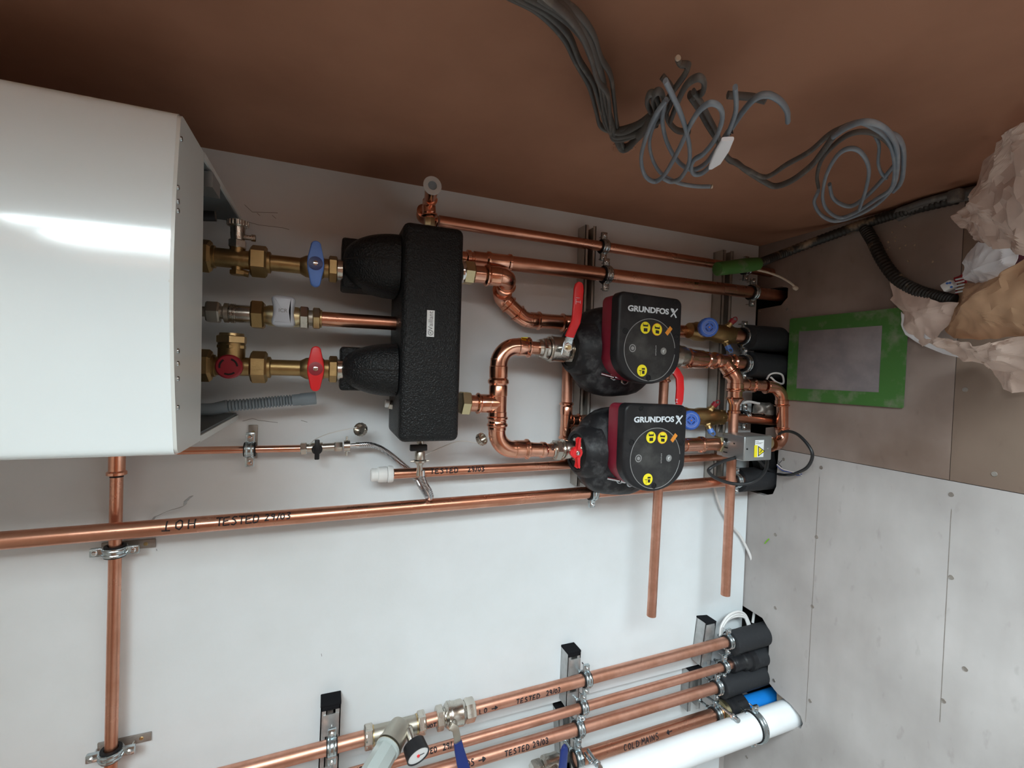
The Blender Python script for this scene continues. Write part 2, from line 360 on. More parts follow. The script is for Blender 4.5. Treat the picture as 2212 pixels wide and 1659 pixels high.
def scribble(g, org, a, n, u, r, txt, h, phi0=0.0, hw=0.0011, adv=0.85):
    """marker writing on a pipe: a = reading direction, n = towards the reader, u = up; r = pipe radius (0 = flat)"""
    x = 0.0
    def pos(U, v, lift):
        if r: ph = v / r + phi0; return Vector(org) + a * U + (n * math.cos(ph) + u * math.sin(ph)) * (r + lift)
        return Vector(org) + a * U + u * v + n * lift
    for ch in txt:
        for st in ST.get(ch, []):
            q = [(x + p[0] * h * 0.9 + random.uniform(-.03, .03) * h, (p[1] - .5) * h + random.uniform(-.03, .03) * h) for p in st]; d = []
            for i in range(len(q) - 1):
                for j in range(4): t = j / 4; d.append((q[i][0] * (1 - t) + q[i + 1][0] * t, q[i][1] * (1 - t) + q[i + 1][1] * t))
            d.append(q[-1]); vs = []
            for i, p in enumerate(d):
                e = Vector(d[min(i + 1, len(d) - 1)]) - Vector(d[max(i - 1, 0)]); e = e.normalized() if e.length > 1e-9 else Vector((1, 0)); m = Vector((-e.y, e.x)) * hw
                vs += [pos(p[0] + m.x, p[1] + m.y, 0.0003), pos(p[0] - m.x, p[1] - m.y, 0.0003)]
            g.add(vs, [(2 * i, 2 * i + 1, 2 * i + 3, 2 * i + 2) for i in range(len(d) - 1)])
        x += h * (0.45 if ch in '/I' else 0.6 if ch == ' ' else 1.5 if ch in '<>' else adv)
    return x
def ink(pipe, r, px, txt, h, phi0=0.0, flip=False, hw=0.0013, adv=0.85, py=None):
    A, B, root = pipe; o = on(A, B, px=px) if py is None else on(A, B, py=py); a = (B - A).normalized()
    if a.z > 0: a = -a
    n = CAM - o; n = (n - a * a.dot(n)).normalized(); u = n.cross(a)
    if u.x < 0: u = -u
    if flip: a, u = -a, -u
    g = G(); scribble(g, o, a, n, u, r, txt, h, phi0, hw, adv)
    g.build('handwriting', 'ink', root, smooth=False)

# ------------------------------------------------------------------ plumbing pieces
def bead(g, p, a, r, k=0.0035): g.ring(p, a, r + k * 0.4, k, 28, 8)
def socket(g, p, a, r, L, tk=0.0022):                 # press socket: from p along a, bead at the open end
    a = Vector(a).normalized(); g.lathe(p, a, [(0, r * 0.99), (L * 0.06, r + tk), (L * 0.62, r + tk), (L * 0.68, r + tk * 0.5), (L * 0.72, r + tk), (L * 0.80, r + tk + 0.003), (L * 0.90, r + tk + 0.003), (L * 0.98, r + tk * .8), (L, r * 0.99)], 28)
def elbow(A, Cn, B, r, R, parent, m='copper_bright', name='elbow', s1=None, s2=None):
    A, Cn, B = Vector(A), Vector(Cn), Vector(B); g = G(); u = (A - Cn).normalized(); v = (B - Cn).normalized()
    ang = u.angle(v); L = R / math.tan(ang / 2); p = fillet([Cn + u * (L + 0.001), Cn, Cn + v * (L + 0.001)], R, 12)
    g.tube(p, r * 1.04, 28); sl = 0.9 * r + 0.012
    socket(g, Cn + u * L, u, r, s1 or sl); socket(g, Cn + v * L, v, r, s2 or sl)
    return g.build(name, m, parent)
def tee(c, a, L, br, Lb, r, rb, parent, m='copper_bright'):
    g = G(); a = Vector(a).normalized(); br = Vector(br).normalized()
    g.cyl(c - a * L * 0.6, c + a * L * 0.6, r * 1.06)
    socket(g, c + a * L * 0.3, a, r, L * 0.7); socket(g, c - a * L * 0.3, -a, r, L * 0.7)
    g.lathe(c, br, [(0, rb * 1.06), (r * 1.0, rb * 1.08), (r * 1.15, rb * 1.03)], 28)
    socket(g, c + br * r * 1.1, br, rb, Lb)
    return g.build('tee', m, parent)
def pipe_part(A, B, r, parent, m='copper', name='pipe'):
    g = G(); g.cyl(A, B, r, 32); return g.build(name, m, parent)
def hollow_end(g, A, d, r, L):   # open pipe end
    g.lathe(A, d, [(0, r), (L, r), (L, r * 0.9), (L - 0.02, r * 0.88)], 32)

def clip(c, axis, r, label, ear=X, wall_d=None, group='lined pipe clips', scale=1.0, rod=True, m='zinc', liner=0.004, wd=0.018, rod_r=0.0045, rod_to=None):
    a = Vector(axis).normalized(); ear = (Vector(ear) - a * a.dot(ear)).normalized()
    t = thing('pipe_clip', label, 'pipe clip', c, group)
    g = G(); g.band(c, a, r + 0.0003, liner, wd + 0.005); g.build('rubber_liner', 'rubber', t)
    g = G(); R = r + liner
    g.band(c, a, R, 0.0022, wd)
    for s in (-1, 1): g.ring(c + a * s * wd * 0.26, a, R + 0.0018, 0.0022, 36, 8)
    g.build('band', m, t)
    for s in (-1, 1):
        e = c + ear * s * (R + 0.011); side = a.cross(ear)
        g = G(); rot = Matrix((ear, side, a)).transposed()
        g.box(e, (0.022, 0.0095, wd), rot, 0.0022); g.build('ear', m, t)
        e = e + ear * s * 0.002
        fr = 1 if side.dot(CAM - c) > 0 else -1
        g = G(); g.lathe(e + side * fr * 0.004, side * fr, [(0, 0.0048), (0.003, 0.0048), (0.0045, 0.003)], 14); g.cyl(e, e - side * fr * 0.022, 0.0019, 10)
        sc = g.build('screw', 'chrome', t)
    if rod:
        base = Vector((c.x, -(wall_d or 0.0), c.z)) if rod_to is None else rod_to
        dr = (base - c).normalized(); s0 = c + dr * (R + 0.002)
        g = G(); g.hexa(s0 - dr * 0.001, s0 + dr * 0.012, 0.0075); g.build('boss', m, t)
        g = G(); g.cyl(s0 + dr * 0.01, base, rod_r, 14)
        if (base - s0).length > 0.03: g.hexa(base - dr * 0.012, base - dr * 0.003, 0.0085)
        g.build('stud', m, t)
    return t
def strut(A, B, wdt, dep, label, m='galvanised', cap_top=True, front_d=None, cap_bot=False, group='steel mounting channels'):
    """slotted channel from A to B (points on the wall line, same depth), open side towards the room"""
    A, B = Vector(A), Vector(B); a = (B - A).normalized(); side = a.cross(Y).normalized(); out = -Y
    t = thing('strut_channel', label, 'mounting rail', A, group); g = G(); L = (B - A).length; mid = (A + B) / 2
    rot = Matrix((a, side, out)).transposed(); th = 0.0025
    for s in (-1, 1):
        g.box(mid + side * s * (wdt / 2 - th / 2) + out * dep / 2, (L, th, dep), rot)
        g.box(mid + side * s * (wdt / 2 - wdt * 0.13) + out * (dep - th / 2), (L, wdt * 0.26, th), rot)
    n = max(1, int(L / 0.05))
    for i in range(n):      # back web with slots: strips around the slots
        g.box(A + a * (L * (i + .5) / n) + out * th, (L / n * 0.42, wdt, th), rot)
    for s in (-1, 1): g.box(mid + side * s * wdt * 0.33 + out * th, (L, wdt * 0.34, th), rot)
    g.build('channel', m, t)
    if cap_top: g = G(); g.box(A - a * 0.001 + out * dep * 0.5, (0.006, wdt * 1.04, dep * 1.04), rot, 0.0015); g.box(A + a * 0.006 + out * dep * 0.80, (0.010, wdt * 0.9, dep * 0.42), rot, 0.001); g.build('end_cap', 'cap_black', t)
    if cap_bot: g = G(); g.box(B + a * 0.001 + out * dep * 0.5, (0.006, wdt * 1.04, dep * 1.04), rot, 0.0015); g.build('end_cap', 'rubber', t)
    return t
def plate(t, c, a, wdt, L, th=0.004, m='galvanised'):
    a = Vector(a).normalized(); side = a.cross(Y).normalized(); g = G(); g.box(c, (L, wdt, th), Matrix((a, side, -Y)).transposed(), 0.0008); return g.build('slide_plate', m, t)

#==SETTING==
# ------------------------------------------------------------------ room shell
def quadbox(x0, x1, y0, y1, z0, z1, g=None):
    g = g or G(); return g.box(((x0 + x1) / 2, (y0 + y1) / 2, (z0 + z1) / 2), (x1 - x0, y1 - y0, z1 - z0))
xl, yb, zt = ROOM['xl'], ROOM['yb'], ROOM['zt']
XE = -0.952                                            # edge of the proud white board
struct(quadbox(XE, XR, 0, 0.032, 0.004, zt), 'wall_back', 'white_board')
g = G(); zb0 = 0.034
g.prism([V(x, 0.032, z) for x, z in [(XE + .02, zb0), (-1.285, zb0), (-1.30, zb0 + .004), (-1.315, zb0 + .012), (-1.33, zb0 + .012), (xl, zb0 + .012), (xl, zt), (XE + .02, zt)]], Y, 0.02)
struct(g, 'wall_back', 'white_board')
g = G(); quadbox(xl, XR + .18, 0.053, 0.12, -0.021, zt, g)
struct(g, 'wall_back', 'floor_ply')
g = G(); y0, y1, z0, z1 = WIN_R
quadbox(XR, XR + .18, y1, 0.06, -0.02, zt, g); quadbox(XR, XR + .18, yb, y0, -0.02, zt, g)
quadbox(XR, XR + .18, y0, y1, -0.02, z0, g); quadbox(XR, XR + .18, y0, y1, z1, zt, g)
struct(g, 'wall_right', 'plaster')
struct(quadbox(xl, XR + .18, yb - .18, yb, -0.02, zt), 'wall_front', 'plaster')
struct(quadbox(xl - .1, xl, yb - .18, 0.12, -0.02, zt), 'wall_left', 'wall_room')
struct(quadbox(xl - .1, XR + .18, yb - .18, 0.12, zt, zt + .05), 'ceiling', 'ceiling_white')
for i, (a, b, c, d_, ax) in enumerate([(y0, y1, z0, z1, 'r')]):
    g = G(); t = 0.045; m_ = (a + b) / 2
    for (p, q, r_, s_) in [(a, a + t, c, d_), (b - t, b, c, d_), (a, b, c, c + t), (a, b, d_ - t, d_), (m_ - .02, m_ + .02, c, d_)]:
        if ax == 'r': quadbox(XR + .10, XR + .14, p, q, r_, s_, g)
        else: quadbox(p, q, yb - .14, yb - .10, r_, s_, g)
    struct(g, 'window_%d' % (i + 1), 'white_plastic')
# floor panels (x, distance from the wall); notches where the pipes drop through
def fpanel(pts, fm='floor_ply'):
    g = G(); g.prism([V(x, -d, 0) for x, d in pts], -Z, 0.022); o = struct(g, 'floor', fm, smooth=False); return o
SX, SD = -0.2225, 0.545; e = 0.0008
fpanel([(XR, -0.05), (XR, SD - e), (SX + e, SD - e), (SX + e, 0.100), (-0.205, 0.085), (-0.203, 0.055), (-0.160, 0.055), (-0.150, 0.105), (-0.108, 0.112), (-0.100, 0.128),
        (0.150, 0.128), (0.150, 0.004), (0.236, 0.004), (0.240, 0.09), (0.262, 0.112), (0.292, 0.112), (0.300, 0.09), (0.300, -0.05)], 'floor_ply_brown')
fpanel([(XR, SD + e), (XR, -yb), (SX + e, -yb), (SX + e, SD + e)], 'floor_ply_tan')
fpanel([(SX - e, 0.105), (SX - e, -yb), (xl, -yb), (xl, -0.06), (-1.10, -0.06), (-1.065, 0.20), (-1.055, 0.222), (-1.035, 0.228), (-1.018, 0.220), (-1.004, 0.185), (-1.0, 0.14), (-0.985, 0.108), (-0.97, 0.104), (-0.85, 0.104), (-0.812, 0.098), (-0.79, 0.075), (-0.785, -0.05),
        (-0.385, -0.05), (-0.385, 0.06), (-0.372, 0.092), (-0.345, 0.103)])
g = quadbox(xl - .1, XR + .18, yb, 0.12, -0.42, -0.40)
for q in [(xl - .1, xl - .05, yb, 0.12), (XR + .1, XR + .18, yb, 0.12), (xl - .1, XR + .18, yb - .02, yb), (xl - .1, XR + .18, 0.054, 0.12)]: quadbox(*q, -0.42, -0.021, g)
struct(g, 'floor', 'dark_void')
SL = ['near the thick copper pipe', 'under the torn corner of the paper sack', 'just outside the ring of black cable', 'near the floor seam crossing', 'just right of the green wire scrap', 'on the pencil line by the green wire scrap', 'nearest the white cable coil', 'on the pencil line by the white cable', 'in the far middle of the open floor', 'on the pencil line by the white waste pipe', 'beside the floor notch of the lower pipes', 'beside the handwritten letter', 'beside the dark floor seam under the paper sack', 'far right of the white waste pipe', 'below the white waste pipe', 'far out level with the lagged lower pipes']
for si, (px, py) in enumerate([(1700, 668), (2148, 1024), (1774, 1010), (2055, 1068), (1675, 1155), (1764, 1160), (1675, 1313), (1755, 1310), (2055, 1247), (1750, 1514), (1672, 1470), (1693, 992), (2085, 842), (2038, 1514), (1613, 1635), (2085, 1445)]):
    p = FL(px, py, 0.0); g = G(); g.lathe(p + Z * 0.0003, Z, [(0, 0.0048), (0.0006, 0.004)], 12); g.ring(p + Z * 0.0004, Z, 0.0045, 0.0009, 14, 6)
    tag(g.build('floor_screw', 'rusty_steel'), 'small screw head in the plywood floor ' + SL[si], 'screw', 'screws in the plywood floor')
# pencil joist line and marker letter on the floor
g = G()
for a, b in [((1770, 1030), (1740, 1560)), ((2055, 1100), (2030, 1560))]:
    A = FL(*a, 0.0004); B = FL(*b, 0.0004); s_ = (B - A).normalized().cross(Z) * 0.0007; g.add([A - s_, A + s_, B + s_, B - s_], [(0, 1, 2, 3)])
struct(g, 'trim_1', 'rusty_steel', smooth=False)
g = G(); scribble(g, FL(1682, 1002, 0.0), (FL(1690, 1002) - FL(1682, 1002)).normalized(), Z, (FL(1682, 992) - FL(1682, 1002)).normalized(), 0, 'K', 0.022, hw=0.001)
struct(g, 'trim_2', 'ink', smooth=False)
# a few scuffs on the white board
g = G()
for pts in [[(528, 442), (545, 458), (600, 460)], [(555, 460), (562, 466)], [(588, 465), (596, 472)], [(530, 478), (560, 486), (610, 492), (625, 496)], [(524, 910), (545, 904), (558, 908), (600, 913)], [(650, 908), (664, 912)], [(694, 1412), (695, 1418)], [(338, 1186), (339, 1190)]]:
    q = [P(a, b, 0.0004) for a, b in pts]
    for i in range(len(q) - 1):
        s_ = (q[i + 1] - q[i]).normalized().cross(Y) * 0.0005; g.add([q[i] - s_, q[i] + s_, q[i + 1] + s_, q[i + 1] - s_], [(0, 1, 2, 3)])
struct(g, 'trim_3', 'logo_grey', smooth=False)

# ------------------------------------------------------------------ boiler
ZB = ZC + 0.155 * D; BX0, BX1 = -0.1235, 0.318; BT = ZB + 0.72
boiler = thing('boiler', 'large glossy white gas boiler hung on the white wall beside the brown plaster', 'boiler', (0.097, -0.2, ZB))
front = []
n = 24; cr = 0.012
for i in range(n + 1):
    t = i / n; x = BX0 + cr + (BX1 - BX0 - 2 * cr) * t; front.append((x, 0.446 + 0.022 * math.sin(math.pi * t)))
def casing_outline(db, grow=0.0):
    o = [(BX0, db)] + [(BX0, 0.432)] + [(BX0 + cr * (1 - math.cos(a)), 0.434 + cr * math.sin(a)) for a in (0.4, 0.8, 1.2)] + front
    o += [(BX1 - cr * (1 - math.cos(a)), 0.434 + cr * math.sin(a)) for a in (1.2, 0.8, 0.4)] + [(BX1, 0.432), (BX1, db)]
    return [V(x, -d, 0) for x, d in o]
g = G(); g.prism([p + Z * (ZB + 0.004) for p in casing_outline(0.325)], Z, 0.716, 0.004); g.build('front_casing', 'boiler_white', boiler, 30)
g = G(); g.prism([V(p.x * 0.99 + 0.001, p.y, 0) + Z * ZB for p in casing_outline(0.327)], Z, 0.005)
g.build('bottom_lip', 'boiler_edge', boiler)
g = G()
for xx in (BX0, BX1): quadbox(xx - (0 if xx < 0 else .010), xx + (.010 if xx < 0 else 0), -0.326, -0.002, ZB, BT, g)
quadbox(BX0, BX1, -0.326, -0.002, BT - .01, BT, g)
g.build('side_panel', 'boiler_edge', boiler)
g = G()
for xx, s in ((BX0, 1), (BX1, -1)): quadbox(min(xx + s * .0105, xx + s * .014), max(xx + s * .0105, xx + s * .014), -0.323, -0.004, ZB + .003, ZB + .2, g)
quadbox(BX0 + .014, BX1 - .014, -0.323, -0.02, ZB + .11, ZB + .115, g)
quadbox(BX0 + .014, BX1 - .014, -0.324, -0.31, ZB + .006, ZB + .11, g)
g.build('inner_frame', 'boiler_inside', boiler)
g = G(); quadbox(BX1 - .040, BX1 - .016, -0.29, -0.235, ZB - .004, ZB + .06, g); g.build('bracket', 'steel_box', boiler)
g = G(); g.cyl(P(432, 466, .20), P(466, 467, .20), 0.009, 16); g.build('cable_gland', 'plastic_black', boiler)
for py in (300, 405, 435, 455, 758, 785, 818, 880):
    p = P(384, py, .452 if 260 < py < 960 else .45); r_ = ray(384 + (7 if py < 310 else 0), py); p = CAM + r_ * ((ZB - ZC) / r_.z)
    g = G(); g.lathe(p + V(0, 0.0, 0), -Z, [(0, 0.0035), (0.0015, 0.003)], 10); g.build('screw', 'zinc', boiler)

# ------------------------------------------------------------------ valve rows under the boiler
def W_(px, py, d, w): return w / 2 * MP(px, py, d)          # radius from width in pixels
ROWD = 0.125
def seg_chain(g, spec, d, hexs=True):
    """spec: (px0, py0, px1, py1, width_px, kind)"""
    for (a, b, c, e_, wd, kind) in spec:
        A, B = P(a, b, d), P(c, e_, d); r = W_((a + c) / 2, (b + e_) / 2, d, wd)
        if kind == 'h': g.hexa(A, B, r * 1.08)
        elif kind == 'r': g.lathe(A, B - A, [(0, r * .86), ((B - A).length * .12, r), ((B - A).length * .88, r), ((B - A).length, r * .86)], 28)
        else: g.cyl(A, B, r, 28)
def valve_row(label, yc, blue):
    f_ = lambda x: yc + (x - 560) * ((880 - yc) / 3045.0)
    c0 = P(560, f_(560), ROWD)
    t = thing('isolation_valve', label, 'valve', c0)
    k = [(405, 461, 66 if blue else 62, 'h'), (461, 542, 40, 'c'), (458, 466, 48, 'r')]
    g = G()
    seg_chain(g, [(a, f_(a), b, f_(b), wd, kd) for a, b, wd, kd in k[1:]], ROWD)
    seg_chain(g, [(572, f_(572), 660, f_(660), 34, 'c'), (570, f_(570), 586, f_(586), 46, 'r')], ROWD)
    A, B = P(648, f_(648), ROWD), P(712, f_(712), ROWD); L = (B - A).length; r = W_(680, f_(680), ROWD, 48)
    g.lathe(A, B - A, [(0, r * .68), (L * .2, r * .95), (L * .35, r), (L * .75, r), (L * .82, r * .85), (L, r * .85)], 28)
    g.build('body', 'brass_dark', t)
    for a, b, wd in ((405, 459, 70), (541, 578, 68), (710, 729, 56)):
        g = G(); A, B = P(a, f_(a), ROWD), P(b, f_(b), ROWD); g.hexa(A, B, W_(a, f_(a), ROWD, wd) * 1.02, 0.14, 0.5); g.build('nut', 'brass_dark', t)
    g = G(); seg_chain(g, [(729, f_(729), 740, f_(740), 44, 'c')], ROWD); g.build('thread', 'nickel', t)
    # handle: lens-shaped bar across the pipe, standing off the valve
    hd = ROWD + 0.040; hc = P(682, f_(682) - (7 if blue else 0), hd); a = (P(700, f_(700), hd) - P(680, f_(680), hd)).normalized(); u = a.cross(Y).normalized()
    if u.x < 0: u = -u
    hl, hw, tw = 49 * MP(682, 560, hd), 17 * MP(682, 560, hd), 10.5 * MP(682, 560, hd); o = []
    for s in (1, -1):
        for i in range(9): th = math.pi * i / 8; o.append((math.cos(th) * tw * s, s * (hl - tw + math.sin(th) * tw)))
        o.append((-s * (tw + (hw - tw) * .45), s * hl * .5)); o.append((-s * (tw + (hw - tw) * .9), s * hl * .24)); o.append((-s * hw, 0)); o.append((-s * (tw + (hw - tw) * .9), -s * hl * .24)); o.append((-s * (tw + (hw - tw) * .45), -s * hl * .5))
    g = G(); g.prism([hc + a * x + u * y + Y * 0.006 for x, y in o], -Y, 0.014, 0.003, 3); g.build('handle', 'handle_blue' if blue else 'lever_red', t)
    g = G(); g.lathe(hc - Y * 0.0075, -Y, [(0, hw * .86), (0.0015, hw * .86), (.002, hw * .6)], 28); g.build('handle_recess', 'navy' if blue else 'red_dark', t)
    g = G(); g.lathe(hc - Y * 0.009, -Y, [(0, 0.0048), (0.003, 0.0045), (0.0035, 0.003)], 16); g.build('screw', 'chrome', t)
    g = G(); g.cyl(hc + Y * 0.035, hc + Y * 0.004, 0.011, 20); g.build('spindle', 'brass_dark', t)
    return t, f_
v1, f1 = valve_row('long brass isolation valve with a blue handle under the boiler', 565, True)
v2, f2 = valve_row('long brass isolation valve with a red handle under the boiler', 793, False)
# vent cock + drain plug on the blue row
g = G(); T1 = P(513, f1(513), ROWD); up = X; mp = MP(513, 540, ROWD)
g.cyl(T1, T1 + up * 24 * mp, 15 * mp); g.cyl(T1, T1 - up * 32 * mp, 11 * mp); g.hexa(T1 - up * 24 * mp, T1 - up * 34 * mp, 15 * mp)
g.cyl(T1 - up * 26 * mp - Z * .0, T1 - up * 30 * mp - Z * 22 * mp, 7 * mp); g.build('drain_boss', 'brass_dark', v1)
vc = thing('vent_cock', 'knurled nickel vent cock standing up from the brass valve with the blue handle', 'valve', T1 + up * 24 * mp)
b0 = T1 + up * 23 * mp; g = G(); g.hexa(b0, b0 + up * 18 * mp, 18 * mp); g.lathe(b0 + up * 17 * mp, up, [(0, 13 * mp), (10 * mp, 14 * mp), (28 * mp, 14.5 * mp), (30 * mp, 17 * mp)], 24); g.build('body', 'nickel', vc)
g = G(); g.cyl(b0 + up * 26 * mp, b0 + up * 26 * mp - Z * 34 * mp, 5.5 * mp, 16); g.cyl(b0 + up * 26 * mp - Z * 26 * mp, b0 + up * 26 * mp - Z * 34 * mp, 7.5 * mp, 16); g.build('spout', 'nickel', vc)
g = G(); c_ = b0 + up * 46 * mp; g.lathe(c_, up, [(0, 17 * mp), (3 * mp, 20 * mp), (12 * mp, 20 * mp), (14 * mp, 17 * mp)], 28)
for i in range(18):
    an = 2 * math.pi * i / 18; g.cyl(c_ + V(0, math.cos(an), math.sin(an)) * 19.5 * mp + up * 2 * mp, c_ + V(0, math.cos(an), math.sin(an)) * 19.5 * mp + up * 12 * mp, 1.8 * mp, 8)
g.build('knurled_cap', 'nickel', vc)
# tee + red knob on the red row
T2 = P(500, f2(500), ROWD); mp = MP(500, 793, ROWD); g = G(); g.cyl(T2, T2 + X * 50 * mp, 26 * mp); g.hexa(T2 + X * 38 * mp, T2 + X * 46 * mp, 29 * mp); g.build('body_branch', 'brass_dark', v2)
g = G(); g.hexa(T2 + X * 49 * mp, T2 + X * 66 * mp, 30 * mp); g.lathe(T2 + X * 65 * mp, X, [(0, 24 * mp), (6 * mp, 23 * mp)], 28); g.build('cap_nut', 'brass', v2)
kn = v2
kc = P(496, 792, ROWD + .03); g = G(); g.lathe(kc + Y * .006, -Y, [(0, 20 * mp), (.003, 25 * mp), (.014, 25 * mp), (.017, 22 * mp)], 32); g.build('drain_knob', 'red_dark', kn)
g = G()
for i in range(3): g.ring(kc - Y * 0.0115, Y, 16 * mp, 1.8 * mp, 10, 6, arc=(i * 2.1 + .3, i * 2.1 + 1.5))
g.build('slot', 'dark_void', kn); g = G(); g.cyl(kc + Y * .04, kc + Y * .004, 9 * mp); g.build('spindle', 'brass_dark', kn)
# middle gas run
vm = thing('gas_valve', 'nickel and brass valve with a white bow-tie cap between the blue and red handled valves', 'valve', P(600, 682, ROWD))
fm = lambda x: 689 + (x - 700) * 0.062
def row(name, m, spec, t=vm):
    g = G(); seg_chain(g, [(a, fm(a), b, fm(b), wd, k) for a, b, wd, k in spec], ROWD); g.build(name, m, t)
row('union', 'nickel_satin', [(420, 446, 22, 'c'), (446, 476, 46, 'h'), (476, 484, 28, 'c'), (484, 496, 42, 'r')])
row('threaded_pipe', 'nickel', [(496, 545, 38, 'c'), (499, 501, 42, 'r'), (503, 505, 42, 'r'), (507, 509, 42, 'r')])
row('nut', 'brass_dark', [(543, 572, 60, 'h')]); row('body', 'brass_pale', [(572, 652, 44, 'r')])
row('collar', 'nickel', [(648, 667, 48, 'h')]); row('collar', 'nickel_satin', [(667, 678, 34, 'c')]); row('nut', 'brass', [(676, 692, 46, 'h'), (690, 696, 38, 'r')])
hc = P(612, 672, ROWD + .036); mp = MP(612, 672, ROWD + .036); o = []
for i in range(40):
    th = 2 * math.pi * i / 40; cx, cy = math.cos(th), math.sin(th)
    x = 31 * (abs(cx) ** .6) * (1 if cx > 0 else -1); y = 33 * (abs(cy) ** .55) * (1 if cy > 0 else -1); x *= 0.62 + 0.38 * (abs(y) / 33) ** 2; o.append((x * mp, y * mp))
g = G(); g.prism([hc - Z * x + X * y + Y * .02 for x, y in o], -Y, 0.028, 0.007, 4); g.build('white_cap', 'cap_grey', vm)
text('ICR', 0.010, hc - Y * 0.0082, -Z, X, 'logo_grey', vm, 'lettering')
gp = thing('copper_pipe', 'short copper gas pipe between the white-capped valve and the black box', 'pipe', P(770, 692, ROWD))
A, B = P(692, fm(692), ROWD), P(862, fm(862), ROWD); pipe_part(A, B, W_(770, 692, ROWD, 30.5), gp)

# condensate hose
hose = thing('condensate_hose', 'grey corrugated plastic drain hose below the red handled valve', 'hose', P(560, 872, .07))
g = G(); pts = catmull([P(486, 877, .08), P(540, 873, .08), P(590, 868, .08), P(636, 864, .08)], 22); n = len(pts)
g.tube(pts, [W_(560, 870, .08, 22 + 3 * (1 if (i % 3) else -1.6)) for i in range(n)], 20); g.build('corrugated_hose', 'hose_grey', hose, 60)
g = G(); g.tube(catmull([P(430, 885, .08), P(460, 884, .08), P(490, 877, .08)], 6), W_(460, 880, .08, 27), 20); g.build('elbow', 'hose_grey', hose)
g = G(); A, B = P(632, 864.5, .08), P(683, 860, .08); L = (B - A).length; r = W_(655, 862, .08, 27); g.lathe(A, B - A, [(0, r * .86), (.002, r * .9), (L * .3, r * .92), (L * .36, r), (L * .96, r), (L, r * .94), (L * .98, r * .8), (L * .6, r * .78)], 28); g.build('cuff', 'hose_grey', hose)

# ------------------------------------------------------------------ low loss header with insulation
HD0, HD1, HM = 0.035, 0.215, 0.125
header = thing('hydraulic_separator', 'tall black textured insulation box with a white brand sticker', 'heating manifold', P(925, 715, .04))
a4 = [P(876, 478, HD1), P(1001, 491, HD1), P(995, 956, HD1), P(858, 955, HD1)]
hx1 = (a4[0].x + a4[1].x) / 2; hx0 = (a4[2].x + a4[3].x) / 2; hz1 = (a4[0].z + a4[3].z) / 2; hz0 = (a4[1].z + a4[2].z) / 2
g = G(); bm_c = V((hx0 + hx1) / 2, -(HD0 + HD1) / 2, (hz0 + hz1) / 2); g.box(bm_c, (hx1 - hx0, HD1 - HD0, hz1 - hz0), None, 0.014, 4); g.build('foam_case', 'foam_black', header, 60)
sc_ = P(930, 699, HD1); g = G(); mp = MP(930, 699, HD1); g.box(sc_ - Y * .0006, (57 * mp, .0012, 16.5 * mp)); g.build('sticker', 'sign_white', header, smooth=False)
text('Vaillant', 0.0135, P(930.5, 693, HD1) - Y * .0014, X, Z, 'logo_grey', header, 'brand_lettering', width=0.039)
g = G(); lc = P(930, 719, HD1) - Y * .0015; g.ring(lc, Y, 5.2 * mp, .7 * mp, 24, 6, flat=.4); g.cyl(lc - Z * 2.2 * mp + X * 2.5 * mp, lc + Z * 2.4 * mp - X * .4 * mp, .7 * mp, 6); g.cyl(lc - Z * 2.2 * mp - X * 2.5 * mp, lc + Z * 2.4 * mp + X * .4 * mp, .7 * mp, 6); g.build('logo', 'logo_grey', header)
def elbow_cover(px0, px1, py0, py1, seam, bx, label):
    t = thing('elbow_insulation', label, 'pipe insulation', P((px0 + px1) / 2, (py0 + py1) / 2, .04), 'black foam elbow covers')
    z0_ = hz1 + .002; dF = 0.205; zf = P(px0, seam, .15).z; xm = (P(px1, py0, .15).x + P(px1, py1, .15).x) / 2; hw = abs(P(px1, py0, .15).x - P(px1, py1, .15).x) / 2
    g = G(); n = 26; m_ = 16; vs = []; L = zf - z0_
    for i in range(n + 1):
        t_ = i / n; zz = z0_ + L * math.sin(t_ * math.pi / 2); k = math.cos(t_ * math.pi / 2) ** .95 if i < n else 0.02
        for j in range(m_ * 2):
            th = 2 * math.pi * j / (m_ * 2); cx, cy = math.cos(th), math.sin(th)
            sx = hw * abs(cx) ** .62 * (1 if cx > 0 else -1); sy = 0.082 * abs(cy) ** .62 * (1 if cy > 0 else -1)
            vs.append(V(xm + sx * (0.12 + .88 * k), -.122 + sy * (0.3 + .7 * k), zz))
    S = m_ * 2; g.add(vs, [(i * S + j, i * S + (j + 1) % S, (i + 1) * S + (j + 1) % S, (i + 1) * S + j) for i in range(n) for j in range(S)] + [tuple(range(S)), tuple(n * S + j for j in range(S))])
    g.build('foam_elbow', 'foam_black', t, 60)
    g = G(); z1_ = P(bx, seam, .08).z; g.box(V(xm, -.088, (z0_ + z1_) / 2 + .0), (hw * 1.62, .085, z1_ - z0_), None, .006, 3); g.build('foam_collar', 'foam_black', t)
    g = G(); pts = []
    for i in range(n):
        t_ = i / n; zz = z0_ + L * math.sin(t_ * math.pi / 2); k = math.cos(t_ * math.pi / 2) ** .95; pts.append(V(xm, -.122 - 0.082 * (0.3 + .7 * k) - .0003, zz))
    g.tube(pts, 0.0011, 6); g.build('seam', 'dark_void', t)
elbow_cover(742, 858, 508, 640, 562, 737, 'black foam elbow cover behind the blue handled valve')
elbow_cover(739, 855, 742, 857, 798, 733, 'black foam elbow cover behind the red handled valve')
bv = thing('bleed_valve', 'tiny white and nickel bleed valve on the upper face of the black box', 'valve', P(850, 872, .1))
g = G(); g.cyl(P(858, 876, .1), P(850, 876, .1), .011); g.build('washer', 'copper', bv); g = G(); g.hexa(P(850, 875, .1), P(840, 873, .1), .011); g.build('nut', 'nickel', bv)
